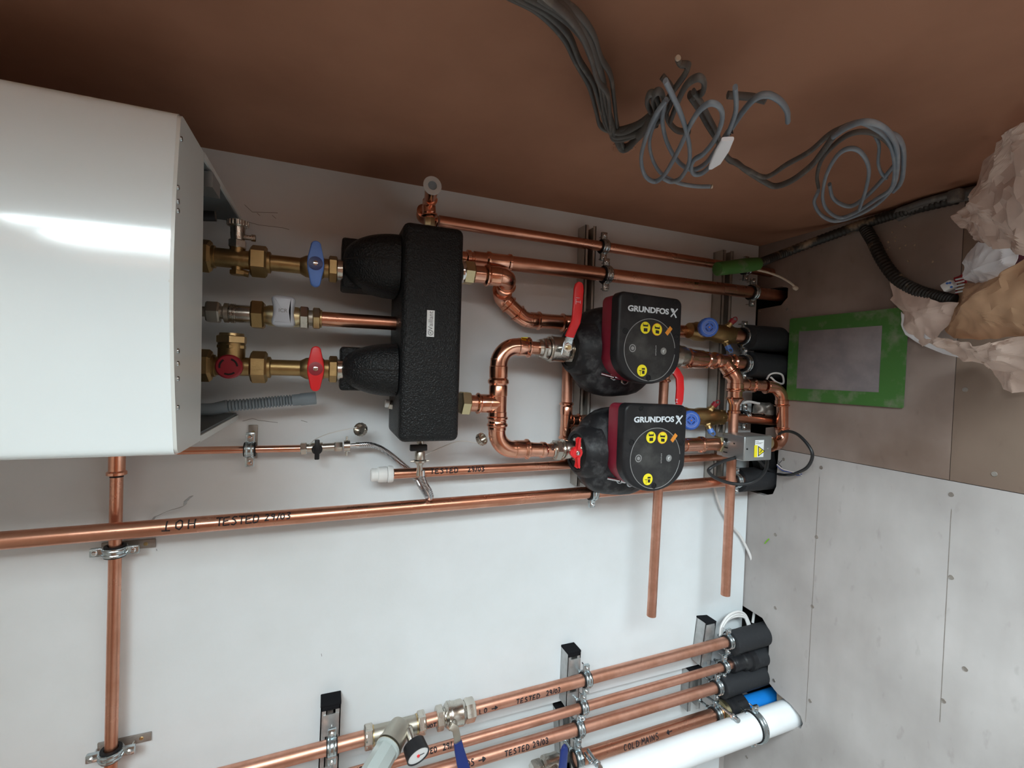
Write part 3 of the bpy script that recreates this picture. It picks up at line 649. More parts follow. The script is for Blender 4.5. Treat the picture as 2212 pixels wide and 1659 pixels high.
g = G(); g.cyl(P(841, 872, .1), P(832, 871, .1), .009, bev=.001); g.build('valve_cap', 'white_plastic', bv)

# drain valve under the header + filling hose
dv = thing('drain_valve', 'small nickel drain valve with a black lever below the black box', 'valve', P(912, 985, HM))
mp = MP(910, 985, HM); c_ = P(908, 958, HM); dn = -X
g = G(); g.cyl(c_ - dn * .012, c_ + dn * 16 * mp, 8 * mp); g.lathe(c_ + dn * 14 * mp, dn, [(0, 9 * mp), (3 * mp, 11 * mp), (20 * mp, 11 * mp), (22 * mp, 14 * mp), (26 * mp, 14 * mp), (28 * mp, 9 * mp), (34 * mp, 6 * mp), (56 * mp, 7.5 * mp)], 24)
g.cyl(c_ + dn * 38 * mp - Z * 20 * mp, c_ + dn * 38 * mp + Z * 20 * mp, 2 * mp, 8); g.build('body', 'nickel', dv)
g = G(); g.box(P(904, 967, HM + .02), (13 * mp, .012, 36 * mp), None, .002); g.cyl(P(911, 967, HM + .0), P(911, 967, HM + .02), 5 * mp); g.build('lever', 'plastic_black', dv)
hs = thing('braided_hose', 'steel braided filling hose curving down behind the copper pipe', 'hose', P(860, 1000, .05))
pts = catmull([P(772, 961, .045), P(796, 960, .045), P(818, 966, .04), P(841, 980, .035), P(863, 998, .03), P(884, 1016, .025), P(900, 1037, .03), P(913, 1058, .045), P(924, 1074, .08), P(931, 1073, .11), P(927, 1060, .125), P(918, 1045, .125), P(912, 1028, .125), P(911, 1016, .125)], 8)
g = G(); g.tube(pts, 0.0062, 14); g.build('hose', 'braid', hs)
g = G(); g.cyl(P(756, 962, .045), P(774, 961, .045), .0048, 14); g.cyl(P(768, 961, .045), P(776, 961, .045), .0068, 14); g.build('ferrule', 'chrome', hs)
g = G(); g.cyl(pts[-1], pts[-1] - X * .012, .0075, 14); g.build('ferrule', 'chrome', hs)
def strap_cap(label, c, ax, pts):
    t = thing('dust_cap', label, 'cap', c, 'nickel caps hanging on straps'); g = G(); ax = ax.normalized(); g.lathe(c - ax * .006, ax, [(0, .0135), (.001, .0145), (.012, .0145), (.012, .0115), (.004, .011)], 20)
    for i in range(14):
        an = 2 * math.pi * i / 14; F_ = frame(ax); o_ = F_ @ V(math.cos(an), math.sin(an), 0) * .0145; g.cyl(c + o_ - ax * .004, c + o_ + ax * .004, .0012, 6)
    g.build('cap', 'nickel', t); g = G(); g.tube(catmull(pts, 8), 0.0012, 8); g.build('strap', 'clear_cap', t)
strap_cap('knurled nickel cap hanging on a strap from the 15 mm filling valve', P(779, 928, .07), V(.3, -.8, .6), [P(668, 961, .05), P(683, 948, .06), P(716, 935, .07), P(771, 923, .07)])
strap_cap('knurled nickel cap hanging on a strap below the black box', P(1040, 949, .11), V(.5, -.7, -.5), [P(915, 985, .13), P(950, 968, .12), P(992, 953, .115), P(1030, 957, .11)])

# ------------------------------------------------------------------ 15 mm filling pipe
PD15 = .045
A, B = P(330, 975, PD15), P(656, 968.5, PD15); A = A + (A - B).normalized() * .35; p15 = thing('copper_pipe', 'thin copper filling pipe coming out under the boiler corner', 'pipe', P(600, 969, PD15)); pipe_part(A, B, W_(600, 969, PD15, 15.5), p15, 'copper_bright')
fv = thing('filling_valve', 'nickel filling valve with a small black lever on the thin copper pipe', 'valve', P(705, 965, PD15))
g = G(); fx = lambda x: 968.5 - (x - 656) * .055
for a, b, wd, k in ((649, 663, 26, 'h'), (663, 675, 19, 'c'), (673, 697, 22, 'r'), (697, 735, 17, 'c'), (722, 740, 21, 'h'), (743, 756, 25, 'r')):
    A_, B_ = P(a, fx(a), PD15), P(b, fx(b), PD15); r = W_(a, 968, PD15, wd)
    (g.hexa(A_, B_, r * 1.05) if k == 'h' else g.cyl(A_, B_, r, 24))
g.cyl(P(749, fx(749), PD15) + X * .022, P(749, fx(749), PD15) - X * .022, .0025, 8); g.build('body', 'nickel', fv)
g = G(); c_ = P(685, 971, PD15 + .02); g.lathe(c_ + Y * .01, -Y, [(0, .011), (.012, .011), (.014, .009)], 20); g.box(c_ - Y * .002, (.044, .007, .010), None, .002); g.build('lever', 'plastic_black', fv)
# ------------------------------------------------------------------ copper pipes: (A, B, root)
PIPES = {}
def run(key, a, b, d, w, label, m='copper', ext=(0, 0), name='copper_pipe', ref=None, d2=None, group=None):
    A, B = P(*a, d), P(*b, d if d2 is None else d2); u = (B - A).normalized(); A = A - u * ext[0]; B = B + u * ext[1]
    r = W_(*(ref or ((a[0] + b[0]) / 2, (a[1] + b[1]) / 2)), d, w)
    t = thing(name, label, 'pipe', A.lerp(B, .5), group); pipe_part(A, B, r, t, m); PIPES[key] = (A, B, t, r); return t
run('hot', (0, 1168), (1575, 1039), .075, 29.5, 'long copper pipe marked hot crossing in front of the sideways pipe', 'copper', (0.9, 0.14), ref=(900, 1087))
run('tested', (845, 1024), (1235, 1003.5), .055, 20.5, 'copper pipe marked tested with a white push fit end cap', 'copper', (0, 0.62), ref=(1000, 1022))
run('top', (948, 477.5), (1548, 571), .05, 23.0, 'thinner copper pipe nearest the brown plaster wall', 'copper', (0, 0.26), ref=(1116, 502))
run('big', (1040, 561), (1585, 627), .075, 30.5, 'thick reddish copper pipe dropping into its own floor hole', 'copper', (0.02, 0.24), ref=(1200, 582))
run('cross', (252, 1030), (240, 1622), .03, 23, 'sideways copper pipe leaving the boiler behind the hot pipe', 'copper', (0.1, 1.0), ref=(246, 1300))
run('l1', (700, 1617), (1563, 1388), .08, 25.5, 'outermost copper pipe of the lower group, with the pressure reducing valve', 'copper_dull', (1.0, 0.02), ref=(1150, 1490))
run('l2', (938, 1620), (1560, 1441), .08, 19.5, 'thinner copper pipe, second from the top of the lower group', 'copper_dull', (1.2, 0.05), ref=(1250, 1530))
run('l3', (1180, 1594), (1541, 1486), .08, 25.0, 'copper pipe, third of the lower group, marked tested', 'copper_dull', (1.2, 0.02), ref=(1300, 1558))
run('l4', (1256, 1636), (1537, 1546), .08, 27.5, 'dark copper pipe marked cold mains with an arrow', 'copper', (0.02, 0.04), ref=(1400, 1590))
r15 = on(*PIPES['tested'][:2], px=842)
def elbow_sock(key, p, a, r, t): g = G(); socket(g, p, a, r, .035); g.build('fitting', 'copper_bright', t)
# coupling on the sideways pipe
A, B, t, r = PIPES['cross']; a_ = (B - A).normalized(); g = G(); p_ = on(A, B, py=1000); g.lathe(p_ - a_ * .035, a_, [(0, r + .003), (.05, r + .003), (.053, r + .006), (.058, r + .006), (.061, r)], 28); g.build('coupling', 'copper_bright', t)
g = G(); p_ = on(A, B, py=1028); g.band(p_, a_, r, .0006, .004); g.build('handwriting', 'ink', t)
# coupling/reducer on the big pipe
A, B, t, r = PIPES['big']; a_ = (B - A).normalized(); q0 = on(A, B, px=1000)
g = G(); g.cyl(q0 - a_ * .01, on(A, B, px=1012), r * .8, 28); s0 = on(A, B, px=1006); L = (on(A, B, px=1104) - s0).length
g.lathe(s0, a_, [(0, r * .85), (L * .02, r * 1.05), (L * .09, r * 1.05), (L * .11, r * .88), (L * .38, r * .9), (L * .43, r * 1.02), (L * .46, r * 1.2), (L * .51, r * 1.2), (L * .54, r * 1.07), (L * .91, r * 1.07), (L * .93, r * 1.2), (L * .98, r * 1.2), (L, r)], 28); g.build('reducer', 'copper_bright', t)
# push fit cap
A, B, t, r = PIPES['tested']; a_ = (A - B).normalized(); e_ = on(A, B, px=845)
ec = thing('stop_end', 'white plastic push fit stop end on the pipe marked tested', 'cap', e_); g = G(); mp = MP(825, 1024, .055)
g.lathe(e_ - a_ * .004, a_, [(0, 16.5 * mp), (3 * mp, 18 * mp), (10 * mp, 18 * mp), (12 * mp, 16 * mp)], 28); g.build('collar', 'white_plastic', ec)
g = G(); g.lathe(e_ + a_ * 9 * mp, a_, [(0, 16 * mp), (2 * mp, 17 * mp), (18 * mp, 16.5 * mp), (20 * mp, 14 * mp), (32 * mp, 14 * mp), (34 * mp, 12 * mp)], 28); g.build('body', 'white_plastic', ec)
# handwriting
Ah, Bh, th_, rh = PIPES['hot']
ink((Ah, Bh, th_), rh, 425, 'HOT', .020, -0.15, flip=True, adv=1.0); ink((Ah, Bh, th_), rh, 470, 'TESTED', .0165, 0.12, adv=.80); ink((Ah, Bh, th_), rh, 574, '29/03', .0135, 0.2, adv=.85)
A, B, t, r = PIPES['tested']; ink((A, B, t), r, 928, 'TESTED', .0125, 0.1, adv=.95); ink((A, B, t), r, 1008, '29/03', .0125, 0.1, adv=.8); ink((A, B, t), r, 846, 'R', .010, 0, hw=.0008)
A, B, t, r = PIPES['l1']; ink((A, B, t), r, 1032, 'LO >', .012, -0.7, adv=1.0); ink((A, B, t), r, 1111, 'TESTED', .0125, -0.7, adv=.92); ink((A, B, t), r, 1175, '29/03', .0125, -0.6, adv=.75); ink((A, B, t), r, 919, 'HOT', .010, -0.8, adv=.8)
A, B, t, r = PIPES['l2']; ink((A, B, t), r, 928, 'ED', .010, .0, adv=.9); ink((A, B, t), r, 955, '29/', .012, .0, adv=.75); ink((A, B, t), r, 770, 'IOUS', .012, .2, adv=.9)
A, B, t, r = PIPES['l3']; ink((A, B, t), r, 1086, 'TESTED', .0125, -.5, adv=.95); ink((A, B, t), r, 1146, '29/03', .013, -.4, adv=.8); ink((A, B, t), r, 1004, 'OS >', .014, -.3, adv=.8)
A, B, t, r = PIPES['l4']; ink((A, B, t), r, 1340, 'COLD', .0155, -.55, adv=.9); ink((A, B, t), r, 1378, 'MAINS', .0165, -.45, adv=.85); ink((A, B, t), r, 1432, '<', .014, -.35)

# ------------------------------------------------------------------ top fitting of the header
tf = thing('air_vent_tee', 'copper tee with a milky open cap facing the room above the black box', 'pipe fitting', P(927, 440, HM))
T0 = P(926, 440, HM); mp = MP(926, 440, HM); Bk = P(912, 452, .05)
g = G(); g.hexa(P(928, 490, HM), P(928, 470, HM), 12 * mp); g.build('brass_union', 'brass_pale', tf)
g = G(); u_ = (T0 - P(928, 472, HM)).normalized(); g.cyl(P(928, 472, HM), T0, 12 * mp, 28); socket(g, T0 - u_ * .004, -u_, 12.5 * mp, .026); g.cyl(T0 + Y * .004, T0 - Y * .03, 12.8 * mp, 28)
g.lathe(T0 + u_ * .0, u_, [(0, 13 * mp), (8 * mp, 12.5 * mp), (12 * mp, 9 * mp), (14 * mp, 3 * mp)], 24); g.build('tee', 'copper_bright', tf)
A = T0 + Y * .012; B = V(Bk.x, -.05, T0.z); topA = PIPES['top'][0]
elbow(T0 + Y * .01, V(T0.x - .012, -.05, T0.z + .004), topA, 12 * mp, .016, tf)
cc = P(934, 401, .205); g = G(); dr = (cc - T0).normalized(); dr = (dr * .35 - Y * .65).normalized()
g.lathe(T0 - Y * .01, cc - T0 + Y * .01, [(0, 12 * mp), (.02, 12.5 * mp), ((cc - T0).length - .012, 14 * mp)], 28, cap=False); g.build('branch', 'copper_bright', tf)
g = G(); g.lathe(cc + Y * .006, -Y, [(0, 14 * mp), (.004, 18 * mp), (.007, 18.5 * mp), (.008, 17.5 * mp), (.008, 9 * mp), (-.006, 8 * mp)], 32, cap=False); g.build('open_cap', 'clear_cap', tf)
g = G(); g.cyl(cc - Y * .0005, cc + Y * .004, 8.6 * mp, 24); g.build('bore', 'hose_grey', tf)

# ------------------------------------------------------------------ pump manifold (copper loop)
LR = W_(1075, 800, HM, 36)
loop = thing('supply_manifold', 'shiny copper supply loop with a tee feeding both pumps from the black box', 'pipework', P(1075, 871, HM))
g = G(); g.hexa(P(993, 870, HM), P(1014, 871, HM), W_(1003, 870, HM, 54), .1); g.build('brass_union', 'brass_pale', loop)
tc = P(1075.5, 872, HM); c1 = P(1078, 747, HM); c2 = P(1072, 971, HM); e1 = P(1165, 752, HM); e2 = P(1140, 970, HM)
a_ = (c1 - c2).normalized(); br = (P(1010, 871, HM) - tc).normalized()
tee(tc, a_, .057, br, .033, LR, LR, loop)
pipe_part(P(1010, 871, HM), tc, LR * .99, loop, 'copper'); pipe_part(c1 - a_ * .03, tc, LR * .985, loop, 'copper'); pipe_part(c2 + a_ * .03, tc, LR * .985, loop, 'copper')
elbow(tc, c1, e1, LR, .046, loop, s1=.044, s2=.034); elbow(tc, c2, e2, LR, .046, loop, s1=.036, s2=.040)
pipe_part(P(1120, 749, HM), P(1172, 753, HM), LR * .8, loop)
g = G(); R28 = W_(1160, 971, HM, 29); A = P(1132, 970.5, HM); B = P(1180, 972, HM); L = (B - A).length; g.lathe(A, B - A, [(0, LR), (L * .18, LR), (L * .38, R28 * 1.07), (L * .72, R28 * 1.07), (L * .76, R28 * 1.22), (L * .9, R28 * 1.22), (L, R28)], 28); g.build('reducer', 'copper_bright', loop)
pipe_part(A, P(1196, 973, HM), R28, loop)
g = G(); q = P(1183, 966, HM + LR * .82); scribble(g, P(1186, 965, HM) - Y * (R28), -Z, -Y, X, 0, 'U', .012); g.build('handwriting', 'ink', loop)
g = G(); A = P(1133, 729.5, HM + .008); g.box(A, (.0015, .012, .013)); g.build('yellow_mark', 'sign_yellow', loop)
# return run: header -> wall -> behind pump one
ret = thing('return_pipework', 'copper return run dropping from the black box and kinking behind the red levered valve', 'pipework', P(1060, 597, HM))
g = G(); g.hexa(P(999, 588, HM), P(1023, 591, HM), W_(1011, 590, HM, 52), .1); g.build('brass_union', 'brass_pale', ret)
g = G(); g.lathe(P(995, 587, HM), -Z, [(0, .024), (.004, .0255), (.008, .0245)], 28); g.build('washer', 'chrome', ret)
RD = .038
a0 = P(1018, 591, HM); a1 = P(1101, 600, HM); a2 = P(1079, 640, RD); a3 = P(1134, 691, RD); a4_ = P(1236, 698, RD); r2 = W_(1140, 692, RD, 32)
g = G(); pth = fillet([a0, a1, a2, a3, a4_], [.026, .026, .045], 10); g.tube(pth, r2 * 1.02, 28); g.build('pipe', 'copper_bright', ret)
pipe_part(a0, P(1062, 596, HM), LR * .97, ret); elbow(a0, a1, a2, r2 * 1.06, .026, ret, s1=.040, s2=.012); elbow(a1, a2, a3, r2 * 1.05, .026, ret, s1=.010, s2=.016); elbow(a2, a3, a4_, r2, .045, ret, s1=.014, s2=.028)
pipe_part(a3, P(1480, 716, RD), r2 * .97, ret)
g = G(); q0 = P(1204, 696, RD); socket(g, P(1235, 698, RD), q0 - P(1235, 698, RD), r2, .034); g.build('coupling', 'copper_bright', ret)
# vertical (across) tee pipe behind the pumps
tp = thing('return_tee', 'copper tee pipe running across behind the left ends of the two pumps', 'pipework', P(1222, 900, .05))
rt = W_(1224, 860, RD, 23); A, B = P(1229, 700, RD), P(1220, 1003, RD); pipe_part(A, B, rt, tp, 'copper_dull')
q = on(A, B, py=909); a_ = (A - B).normalized(); tee(q, a_, .052, -Z, .026, rt, rt, tp, 'copper_bright'); pipe_part(q, P(1500, 896, RD), rt, tp, 'copper_dull')

# ------------------------------------------------------------------ pumps
def se(p): return abs(p) * 1.0
def make_pump(cx, cy, label, up_lever):
    FD = .25; dc = P(cx, cy, FD); o = V(dc.x, 0, dc.z)
    t = thing('circulation_pump', label, 'pump', V(dc.x, -.04, dc.z), 'circulation pumps with red and black control boxes')
    L = lambda r, u, d: V(o.x + u, -d, o.z - r)
    # foam shell
    g = G(); cen = L(-.018, -.002, .124); ex, ez, ey = .118, .127, .061; n, m_ = 28, 40; vs = []
    for i in range(n + 1):
        ph = math.pi * i / n - math.pi / 2
        for j in range(m_):
            th = 2 * math.pi * j / m_; f = lambda v, p: abs(v) ** p * (1 if v >= 0 else -1)
            y = f(math.sin(ph), .62); rad = f(math.cos(ph), .5); x = f(math.cos(th), .82) * rad; z = f(math.sin(th), .82) * rad
            taper = 1 - .30 * max(0, y) ** 2
            nn_ = noise.noise(V(x * 3, y * 3, z * 3 + cx)) * .03
            vs.append(cen + V(x * ex * (taper + nn_), -y * ey, z * ez * (taper + nn_)))
    g.add(vs, [(i * m_ + j, i * m_ + (j + 1) % m_, (i + 1) * m_ + (j + 1) % m_, (i + 1) * m_ + j) for i in range(n) for j in range(m_)])
    g.build('insulation_shell', 'shell_black', t, 70)
    # raised port collars and recess
    g = G(); pa = L(-.101, .0, HM); g.lathe(pa, Z, [(0, .074), (.030, .068), (.044, .060), (.050, .053), (.048, .0455), (.02, .045)], 36, cap=False)
    pb = L(.072, .0, HM); g.build('port_collar', 'shell_black', t, 50); g = G(); g.lathe(pb, -Z, [(0, .054), (.03, .052), (.044, .046), (.044, .034), (.02, .034)], 32, cap=False); g.build('port_collar', 'shell_black', t, 50)
    g = G(); g.cyl(pa + Z * .030, pa + Z * .0460, .0450); g.build('port_recess', 'dark_void', t); g = G(); g.cyl(pb - Z * .018, pb - Z * .024, .036); g.build('port_recess', 'dark_void', t)
    g = G(); g.ring(cen + Y * 0 + V(0, 0, 0), Z, .104, .0015, 40, 6, arc=(0, 6.2831853)); 
    # ribs on the shell
    for s_ in (1, -1):
        for k in range(2): g.ring(L(-.03 + .05 * k, 0, .112), Z, .0985 - .01 * k, .0016, 30, 6)
    # motor can, clamp
    g = G(); g.lathe(L(0, 0, .155), -Y, [(0, .072), (.012, .073), (.02, .068), (.028, .070)], 40); g.build('motor', 'plastic_black', t)
    g = G(); g.band(L(0, 0, .166), Y, .0745, .0022, .007, 48); g.ring(L(0, 0, .1685), Y, .077, .0022, 48, 8); g.build('clamp_ring', 'chrome', t)
    g = G(); g.cyl(L(-.088, -.060, .176), L(-.052, -.068, .178), .004, 14); g.cyl(L(-.05, -.066, .178), L(-.035, -.069, .179), .0075, 16); g.build('clamp_bolt', 'chrome', t)
    g = G(); 
    for p_ in ((-.05, -.066), (-.018, -.076)): g.ring(L(p_[0], p_[1], .178), Y, .009, .0022, 20, 8)
    g.build('clamp_lug', 'zinc', t)
    # control box
    def outline(k, dd):
        pts = []
        for a in range(-180, 1, 10): th = math.radians(a); pts.append((.0935 * math.cos(th), -.012 + .070 * math.sin(th)))
        for cxr, cyr, s0 in ((.0755, .112, 0), (-.0755, .116, 90)):
            for a in range(0, 91, 15): th = math.radians(s0 + a); pts.append((cxr + .018 * math.cos(th), cyr + .018 * math.sin(th)))
        return [L(r * k, .03 + (u - .03) * k, dd) for r, u in pts]
    g = G(); g.prism(outline(.97, .178), -Y, .047, .003); g.build('red_housing', 'pump_red', t, 40)
    g = G(); g.prism(outline(1.0, .222), -Y, FD - .222, .0075, 4); g.build('front_cover', 'plastic_black', t, 40)
    g = G(); g.lathe(L(0, 0, FD - .0005), -Y, [(0, .073), (.0012, .073)], 56); g.build('display', 'dial_black', t, 40)
    g = G(); g.ring(L(0, 0, FD + .0006), Y, .0742, .0009, 72, 6, flat=.6, arc=(math.radians(-84), math.radians(264)), up=X * -1); 
    g.xf(Matrix.Identity(4)); g.build('display_rim', 'dial_line', t)
    for r, u in ((-.048, .123), (.070, .118), (-.072, .041), (.079, .036), (-.002, -.067)):
        q = L(r, u, FD + (.0011 if u < 0 else 0)); s = G(); s.ring(q, Y, .0062, .0014, 20, 8); s.lathe(q, -Y, [(0, .0045), (.0006, .0042)], 6); s.build('screw', 'rubber', t)
    # logo
    text('GRUNDFOS', .0185, L(-.0085, .0945, FD + .0006), -Z, X, 'logo_white', t, 'brand_lettering', bold=.0006, width=.119)
    g = G(); q = lambda r, u: L(.0670 + r * .78, .0930 + u * .78, FD + .0008)
    for a_, b_ in (((-.012, -.012), (.0125, .014)), ((-.0, -.001), (.009, -.0135)), ((-.0125, .013), (-.0045, .002)), ((-.0125, .013), (-.004, .0115)), ((-.004, .0115), (.0, .003))): g.cyl(q(*a_), q(*b_), .0017, 8)
    g.build('logo', 'logo_white', t)
    # stickers
    def sticker(r, u, ring_, k):
        c_ = L(r, u, FD + .0012); s = G()
        if ring_: s.cyl(c_, c_ - Y * .0002, .0150, 32); s.build('sticker_rim', 'orange', t)
        s = G(); s.cyl(c_ - Y * .0002, c_ - Y * .0006, .0142 if not ring_ else .0136, 32); st = s.build('warning_sticker', 'sign_yellow', t)
        s = G(); Q = lambda a_, b_: L(r + a_ * .001, u + b_ * .001, FD + .0021); Rr = Matrix.Identity(3)
        if k == 0: bx = [(-5, -9, 6, -1), (-7, 3, 7, 7), (-7.5, 5, -6, 10), (6, 5, 7.5, 10)]
        elif k == 1: bx = [(-4.5, -9, 6, -1.5), (-7.5, 2, 7, 6), (-7.5, 5, -6, 9), (6, 4, 7.5, 8)]
        else: bx = [(0, -8, 7, 0), (-1, 2, 8, 6), (-9, -1, -1, .4), (-5, -11, -4, 0)]
        for (x0_, y0_, x1_, y1_) in bx:
            s.add([Q(x0_, y0_), Q(x1_, y0_ + (-1 if k == 1 else 0)), Q(x1_, y1_ + (-1 if k == 1 else 0)), Q(x0_, y1_)], [(0, 1, 2, 3)])
        o_ = s.build('pictogram', 'ink', st, smooth=False)
    sticker(-.017, .052, False, 0); sticker(.0175, .050, True, 1); sticker(-.022, -.050, False, 2)
    g = G(); g.box(L(.053, .049, FD + .001), (.022, .0006, .010), Matrix.Rotation(math.radians(40), 3, 'Y')); g.build('orange_tape', 'orange', t, smooth=False)
    g = G(); g.ring(L(-.051, .002, FD + .001), Y, .0082, .0012, 28, 6, flat=.3); g.cyl(L(-.051, .002, FD + .0008), L(-.051, .002, FD + .0014), .0045, 20); g.build('button_ring', 'dial_line', t)
    g = G(); g.cyl(L(.039, -.001, FD + .0005), L(.039, -.001, FD + .0022), .0085, 28); bt = g.build('button', 'steel_box', t)
    g = G(); g.cyl(L(.0385, -.0045, FD + .0026), L(.0365, .000, FD + .0026), .0009, 6); g.cyl(L(.0365, .0, FD + .0026), L(.041, .002, FD + .0026), .0009, 6); g.build('arrow', 'sign_white', bt)
    g = G()
    for k in range(6): g.box(L(.0165 + (k % 2) * .0004, .010 - k * .0042, FD + .001), (.0032, .0004, .0022))
    g.build('small_print', 'dial_line', t, smooth=False)
    return t, L
p1, L1 = make_pump(1404, 756, 'red and black circulation pump nearest the plaster wall, beside the long red lever', True)
p2, L2 = make_pump(1416, 990, 'red and black circulation pump with the small red butterfly handle beside it', False)

# ------------------------------------------------------------------ pump isolation valves
vp1 = thing('ball_valve', 'nickel ball valve with a long cranked red lever above the first pump', 'valve', P(1205, 755, HM), )
fy = lambda x: 753 + (x - 1172) * .052
g = G(); seg_chain(g, [(1161, fy(1161), 1171, fy(1166), 38, 'c'), (1174, fy(1174), 1182, fy(1182), 46, 'r'), (1183, fy(1183), 1222, fy(1222), 55, 'r'), (1186, fy(1186), 1190, fy(1190), 58, 'c'), (1220, fy(1220), 1232, fy(1232), 44, 'c'), (1236, fy(1236), 1262, fy(1262), 44, 'r')], HM)
for k in range(3): seg_chain(g, [(1236 + k * 7, fy(1238), 1240 + k * 7, fy(1240), 52 - k, 'r')], HM)
g.build('body', 'nickel', vp1)
g = G(); seg_chain(g, [(1168, fy(1168), 1178, fy(1178), 44, 'h')], HM); g.build('nut', 'nickel', vp1); g = G(); seg_chain(g, [(1228, fy(1228), 1240, fy(1240), 54, 'h')], HM); g.build('nut', 'nickel', vp1)
pv = P(1226, 751, HM + .048); g = G(); g.cyl(V(pv.x, -HM, pv.z), pv + Y * .004, .0115, 20); g.hexa(pv + Y * .006, pv - Y * .004, .0125); g.build('spindle_nut', 'chrome', vp1); g = G(); g.cyl(pv - Y * .003, pv - Y * .009, .0055, 14); g.build('spindle', 'brass', vp1)
def lever(root, pts, wds, th, m, name, up=Y):
    """flat bar through points, widths in metres"""
    g = G(); vs = []; n = len(pts)
    for i in range(n):
        tn = (pts[min(i + 1, n - 1)] - pts[max(i - 1, 0)]).normalized(); sd = tn.cross(up).normalized(); nn = sd.cross(tn).normalized(); w2 = wds[i] / 2
        for j in range(16):
            an = 2 * math.pi * j / 16; cx_, cy_ = math.cos(an), math.sin(an); cx_ = abs(cx_) ** .35 * (1 if cx_ > 0 else -1); cy_ = abs(cy_) ** .6 * (1 if cy_ > 0 else -1)
            vs.append(pts[i] + sd * cx_ * w2 + nn * cy_ * th / 2)
    g.add(vs, [(i * 16 + j, i * 16 + (j + 1) % 16, (i + 1) * 16 + (j + 1) % 16, (i + 1) * 16 + j) for i in range(n - 1) for j in range(16)] + [tuple(range(16)), tuple((n - 1) * 16 + j for j in range(16))])
    return g.build(name, m, root, 50)
lever(vp1, [P(1221, 768, HM + .048), P(1226, 745, HM + .048), P(1230, 732, HM + .050), P(1236, 719, HM + .060)], [.024, .026, .022, .021], .004, 'zinc', 'lever_arm')
mp = .00118
lever(vp1, [P(1230, 727, HM + .053), P(1238, 708, HM + .066), P(1243, 697, HM + .074), P(1246, 680, HM + .076), P(1250, 625, HM + .076), P(1251, 615, HM + .076), P(1252, 610, HM + .076)], [.0235, .0235, .0245, .025, .0255, .021, .010], .008, 'lever_red', 'lever_grip')
g = G(); q = P(1248, 652, HM + .0805)
for a_, b_ in (((-4, 0), (6, 0)), ((-4, -5), (-4, 5)), ((6, -3), (6, 3)), ((-4, 8), (4, 8))): g.cyl(q - Z * a_[0] * mp + X * a_[1] * mp, q - Z * b_[0] * mp + X * b_[1] * mp, .0005, 6)
g.build('arrow_mark', 'logo_white', vp1)
vp2 = thing('ball_valve', 'nickel ball valve with a red butterfly handle above the second pump', 'valve', P(1225, 970, HM))
fy = lambda x: 973 - (x - 1193) * .02
g = G(); seg_chain(g, [(1192, 972, 1214, 971, 33, 'c'), (1212, 971, 1244, 971, 40, 'r'), (1214, 971, 1217, 971, 45, 'r'), (1244, 971, 1262, 971, 44, 'r'), (1252, 971, 1258, 971, 52, 'r'), (1262, 971, 1280, 971, 42, 'r')], HM); g.build('body', 'nickel', vp2)
for a, b, wd in ((1196, 1209, 42), (1244, 1252, 52)): g = G(); seg_chain(g, [(a, 972, b, 972, wd, 'h')], HM); g.build('nut', 'nickel', vp2)
hc = P(1246, 978, HM + .045); mp = MP(1246, 978, HM + .045); g = G(); g.cyl(V(hc.x, -HM, hc.z), hc + Y * .004, .010, 18); g.build('spindle', 'nickel', vp2)
g = G(); g.lathe(hc + Y * .012, -Y, [(0, 12 * mp), (.012, 14 * mp), (.016, 12 * mp)], 24); 
for s in (1, -1):
    o = [(-5, 6), (-2, 20), (-4, 30), (2, 34), (9, 32), (6, 18), (9, 6)]; g.prism([hc - Z * x * mp + X * s * y * mp - Y * .002 for x, y in o], Y, .006, .001)
    g.prism([hc - Z * (x + 0) * mp + X * s * y * mp - Y * .010 for x, y in [(-3, 8), (0, 30), (4, 33), (4, 8)]], Y, .008, .001)
g.lathe(hc - Z * -9 * mp, -Y, [(0, 8 * mp), (.003, 7 * mp)], 16)
g.build('butterfly_handle', 'lever_red', vp2); g = G(); g.lathe(hc - Y * .003, -Y, [(0, .0062), (.004, .006), (.005, .004)], 6); g.build('screw', 'chrome', vp2)
vp3 = thing('ball_valve', 'valve under the first pump of which the red cranked lever shows between the two pumps', 'valve', P(1470, 775, HM))
g = G(); seg_chain(g, [(1430, 768, 1480, 769, 44, 'r'), (1440, 769, 1462, 769, 54, 'r')], HM); g.build('body', 'nickel', vp3)
lever(vp3, [P(1446, 792, HM + .06), P(1457, 800, HM + .062)], [.022, .022], .005, 'zinc', 'lever_arm')
lever(vp3, [P(1451, 794, HM + .055), P(1460, 803, HM + .06), P(1468, 816, HM + .066), P(1469, 840, HM + .068), P(1467, 866, HM + .068), P(1466, 874, HM + .068)], [.022, .024, .024, .024, .024, .018], .008, 'lever_red', 'lever_grip')
g = G(); q = P(1462, 866, HM + .0725)
for a_, b_ in (((0, -4), (0, 4)), ((-3, 4), (3, 4)), ((-3, -4), (3, -4))): g.cyl(q - Z * a_[0] * mp + X * a_[1] * mp, q - Z * b_[0] * mp + X * b_[1] * mp, .0005, 6)
g.build('arrow_mark', 'logo_white', vp3)

